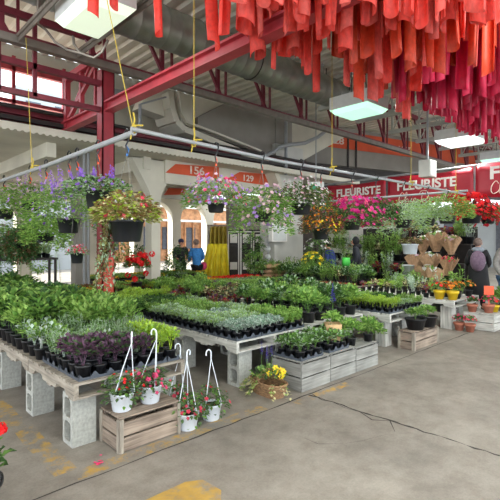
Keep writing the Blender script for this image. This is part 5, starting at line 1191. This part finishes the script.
# ------------------------------------------------------------------ yellow tarp, kiosk, meter boxes
def cloth(px0, px1, d, z0, z1, m, fold, flare, name, label):
    a = P(px0, 240, d=d); c = P(px1, 240, d=d); t = thing(name, label, 'tarp', ((a.x+c.x)/2, (a.y+c.y)/2, 0), HEAD-math.pi/2); w_ = (c-a).length; b = MB(); n = 40; k = 8; vs = []
    for i in range(n+1):
        u = i/n-.5
        for j in range(k+1): v = j/k; ww = w_*(1+flare*(1-v)); vs.append((u*ww, -.08*math.sin(u*fold)*(1+(1-v))-.3*flare*(1-v), z0+(z1-z0)*v))
    b.add(vs, [(i*(k+1)+j, (i+1)*(k+1)+j, (i+1)*(k+1)+j+1, i*(k+1)+j+1) for i in range(n) for j in range(k)], 0, True)
    o = b.build('sheet', m, t); md = o.modifiers.new('thick', 'SOLIDIFY'); md.thickness = .01
    return t
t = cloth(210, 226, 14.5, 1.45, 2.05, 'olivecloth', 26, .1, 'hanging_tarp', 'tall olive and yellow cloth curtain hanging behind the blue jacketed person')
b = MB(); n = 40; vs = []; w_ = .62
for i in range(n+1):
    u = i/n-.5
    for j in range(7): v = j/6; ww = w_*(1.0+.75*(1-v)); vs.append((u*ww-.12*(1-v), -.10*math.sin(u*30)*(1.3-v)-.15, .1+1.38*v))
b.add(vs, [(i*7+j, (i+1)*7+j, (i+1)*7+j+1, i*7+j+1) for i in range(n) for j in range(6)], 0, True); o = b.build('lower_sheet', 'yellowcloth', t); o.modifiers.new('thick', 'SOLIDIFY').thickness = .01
b = MB(); b.tube([(-.3,0,0),(-.3,0,2.1)], .03, 6); b.tube([(.3,0,0),(.3,0,2.1)], .03, 6); b.tube([(-.35,0,2.08),(.35,0,2.08)], .03, 6); b.build('tarp_frame', 'crate'+'z', t)
a = P(226, 240, d=15.5); a = P(226, 240, d=14.9)
t = thing('glass_kiosk', 'dark glazed kiosk with pale frames and posters behind the seedlings', 'kiosk', (a.x, a.y, 0), HEAD-math.pi/2)
b = MB(); b.box(0, 1.35, 0, .6, 0, 1.95); b.build('cabinet', 'darkmetal', t)
for i in range(3):
    b = MB(); x0 = .05+i*.43; b.box(x0, x0+.05, -.03, 0, .3, 1.9); b.box(x0+.36, x0+.40, -.03, 0, .3, 1.9); b.box(x0, x0+.4, -.03, 0, 1.86, 1.9); b.box(x0, x0+.4, -.03, 0, .3, .36); f = b.build('door', 'white', t)
    for za, zb in ((1.5, 1.8), (.6, .85)): b = MB(); b.box(x0+.09, x0+.33, -.02, -.001, za, zb); b.build('poster', 'white', f)
# meters and switch box on the pillar base
a = V((X0-.15, 9.25, 1.2))
t = thing('electric_meters', 'column of round grey electric meters fixed on the pillar side', 'meter', (X0-.205, 9.42, .95))
for i in range(3): b = MB(); b.lathe([(0,0),(.09,0),(.09,.06),(.075,.1),(0,.12)], 14); o = b.build('meter', 'whitemetal', t, (0, 0, .12+i*.26)); o.rotation_euler = (0, -math.pi/2, 0)
b = MB(); b.tube([(-.02,0,0),(-.02,0,.9),(.1,0,1.0)], .02, 6); b.build('conduit', 'pipe', t)
t = thing('white_notice_box', 'white metal box fixed high on the pillar beside the meters', 'box', (X0-.35, 9.2, 1.55)); b = MB(); b.box(-.05, .62, -.12, .04, 0, .55); b.build('cabinet', 'white', t); b = MB(); b.box(0,.57,-.13,-.12,.03,.52); b.build('door', 'whitemetal', t)
q = P(70, 262, d=6) 
# exit sign
q = P(316, 187, d=12.5); t = thing('exit_sign', 'small green and white hanging sign left of the first banner', 'sign', q, HEAD-math.pi/2); b = MB(); b.box(-.22,.22,-.03,.03,-.14,.14); b.build('sign_box', 'whitemetal', t); b = MB(); b.box(-.15,.02,-.035,-.03,-.1,.1); M['signgreen'] = mat('sign_green', (40,140,100), .5); b.build('sign_panel', 'signgreen', t); b = MB(); b.tube([(0,0,.14),(0,0,3.0)], .015, 5); b.build('rod', 'pipe', t)
# conduits/pipes on left (white) at px 85
b = MB(); 
for px in (84, 88): q = P(px, 240, Y=9.9); b.tube([(q.x, q.y, 0), (q.x, q.y, 3.6)], .03, 8)
struct('service_pipe_trim', b, 'pipe')
a = P(76, 240, Y=10.2).x; c = P(90, 240, Y=10.2).x; b = MB(); b.box(a, c, 10.2, 10.5, 0, 3.66); struct('column_grey', b, 'greyc')

# ------------------------------------------------------------------ background: flowering racks, buildings
def bgplant(px, py, d, R, kind, lab, fl=None):
    """bushy plant in a tub standing on the ground"""
    q = P(px, py, d=d); top = q.z+R; t = thing('tub_plant', lab, 'potted plant', (q.x, q.y, 0)); b = MB(); b.lathe([(0,0),(.16,0),(.22,.35),(.23,.35),(.21,.34)], 14); b.lathe([(.21,.33),(0,.33)], 14, 1); b.build('pot', ['blackpot', 'soil'], t)
    b = MB(); stems(b, .1, max(q.z-.33, .1), 6, 0, .33); dome(b, R, 2*R, 260, .11, .05, (0, 0, 1), q.z-R, (0,0), .3, .6, .2, 1); b.build('foliage', kind, t)
    if fl: b = MB(); blooms(b, R, 2*R, 40, .05, (0,), q.z-R); b.build('flowers', fl, t)
for args in ((178, 258, 13, .40, ['l_dark', 'l_deep'], 'dark bushy tub plant in front of the capped person'), (140, 256, 13.2, .36, ['l_dark', 'l_mid'], 'dark green tub plant left of the capped person'), (172, 268, 12.2, .3, ['l_mid', 'l_grey'], 'grey-green tub plant behind the seedling tables'),
             (253, 246, 12.6, .36, ['l_mid', 'l_dark'], 'leafy tub plant between the kiosk and the pillar meters'), (255, 262, 11.8, .32, ['l_mid', 'l_light'], 'fresh green tub plant under the kiosk'), (318, 250, 12.6, .4, ['l_mid', 'l_dark'], 'tub plant with white flowers behind the navy jacket', 'f_white'),
             (312, 263, 11.6, .3, ['l_mid', 'l_light'], 'tub plant with yellow flowers right of the pillar', 'f_yellow'), (118, 250, 12.5, .4, ['l_light', 'l_mid'], 'tub plant with white flowers beyond the red column', 'f_white'), (60, 235, 12.5, .5, ['l_light', 'l_mid'], 'light green tub plant beyond the left table'),
             (20, 225, 11.8, .5, ['l_mid', 'l_light'], 'leafy tub plant behind the round ball plant'), (105, 228, 11.5, .35, ['l_mid', 'l_dark'], 'tub plant with red flowers beyond the red column', 'f_red'), (40, 262, 11.9, .35, ['l_light', 'l_mid'], 'low light green tub plant at the far left'),
             (322, 228, 13.6, .4, ['l_mid', 'l_light'], 'tall tub plant with pale flowers under the first banner', 'f_palepink'), (5, 268, 12, .35, ['l_mid', 'l_dark'], 'low tub plant at the far left edge')):
    bgplant(*args)
bgplant(56, 228, 9.4, .42, ['l_light', 'l_mid'], 'leafy light tub plant just behind the raised shelf'); bgplant(30, 222, 9.6, .42, ['l_mid', 'l_light'], 'second leafy tub plant behind the raised shelf, nearer the left edge')
for (px, lab) in ((270, 'left stack of kraft sacks by the pillar foot'), (279, 'right stack of kraft sacks by the pillar foot')):
    q = P(px, 270, d=12.0); t = thing('kraft_sacks', lab, 'sacks', (q.x, q.y, 0)); 
    for i in range(7): b = MB(); b.ball((0,0,0), .22, 0, 12, .075, .06); b.build('sack', 'kraft', t, (U(-.03,.03), U(-.03,.03), .07+i*.135), U(0,3))
M['brick'] = mat('orange_facade', (170, 124, 88), .8, var=.2, scale=3); M['glassd'] = mat('dark_window', (70, 74, 84), .2); M['awning'] = mat('white_awning', (230, 230, 226), .7, var=.02)
M['asphalt'] = mat('asphalt', (120, 120, 122), .9); M['lightwall'] = mat('light_facade', (150, 156, 160), .8, var=.04, scale=1)
b = MB(); b.box(13, 25, 29, 30, 0, 4.1, 0); b.box(13, 25, 28.4, 30, 4.1, 4.5, 1)
for i in range(5): b.box(14+i*2.2, 14.9+i*2.2, 28.94, 29, .9, 2.6, 2)
for i in range(14): b.box(13.2+i*.8, 13.3+i*.8, 28.8, 29, 0, 3.2, 0)
b.box(13, 25, 27.5, 28.4, 3.0, 3.12, 1)
tag(b.build('far_building', ['brick', 'awning', 'glassd']), 'sunlit orange-brown building with white eaves seen through the arches', 'building')
b = MB(); b.box(-9, 10.5, 24, 25, 0, 4.4, 0); 
for i in range(8): b.box(-8+i*2.1, -6.9+i*2.1, 23.95, 24, 1, 3, 1)
tag(b.build('far_building', ['lightwall', 'glassd']), 'pale building with dark windows beyond the left tables', 'building')
b = MB(); b.box(28, 29, -6, 20, 0, 3.4, 0); b.box(26.5, 29, -6, 20, 3.4, 3.55, 1)
for i in range(8): b.box(27.95, 28, -5+i*3, -3.4+i*3, .8, 2.8, 2)
tag(b.build('far_building', ['lightwall', 'awning', 'glassd']), 'pale building front beyond the florist stall at right', 'building')

b = MB(); b.box(11, 22, 40, 41, 0, 14.5); 
for i in range(4):
    for j in range(4): b.box(12+i*2.4, 13.2+i*2.4, 39.95, 40, 3+j*3, 4.4+j*3, 1)
tag(b.build('far_building', ['lightwall', 'glassd']), 'tall pale building glimpsed through the high left window', 'building')
for o in bpy.data.objects:
    if o.name.split('.')[0] in ('flowers', 'foliage') and o.type == 'MESH': o['kind'] = 'stuff'

for p_ in Proto.all:
    if not p_.used:
        for ch in CH.get(p_.root, ()): bpy.data.objects.remove(ch)
        bpy.data.objects.remove(p_.root)
for o in bpy.data.objects:
    if o.name.startswith('wrapped_bouquet') and o.parent is None: o.rotation_euler[0] = U(-.25, .25); o.scale *= U(.85, 1.1)
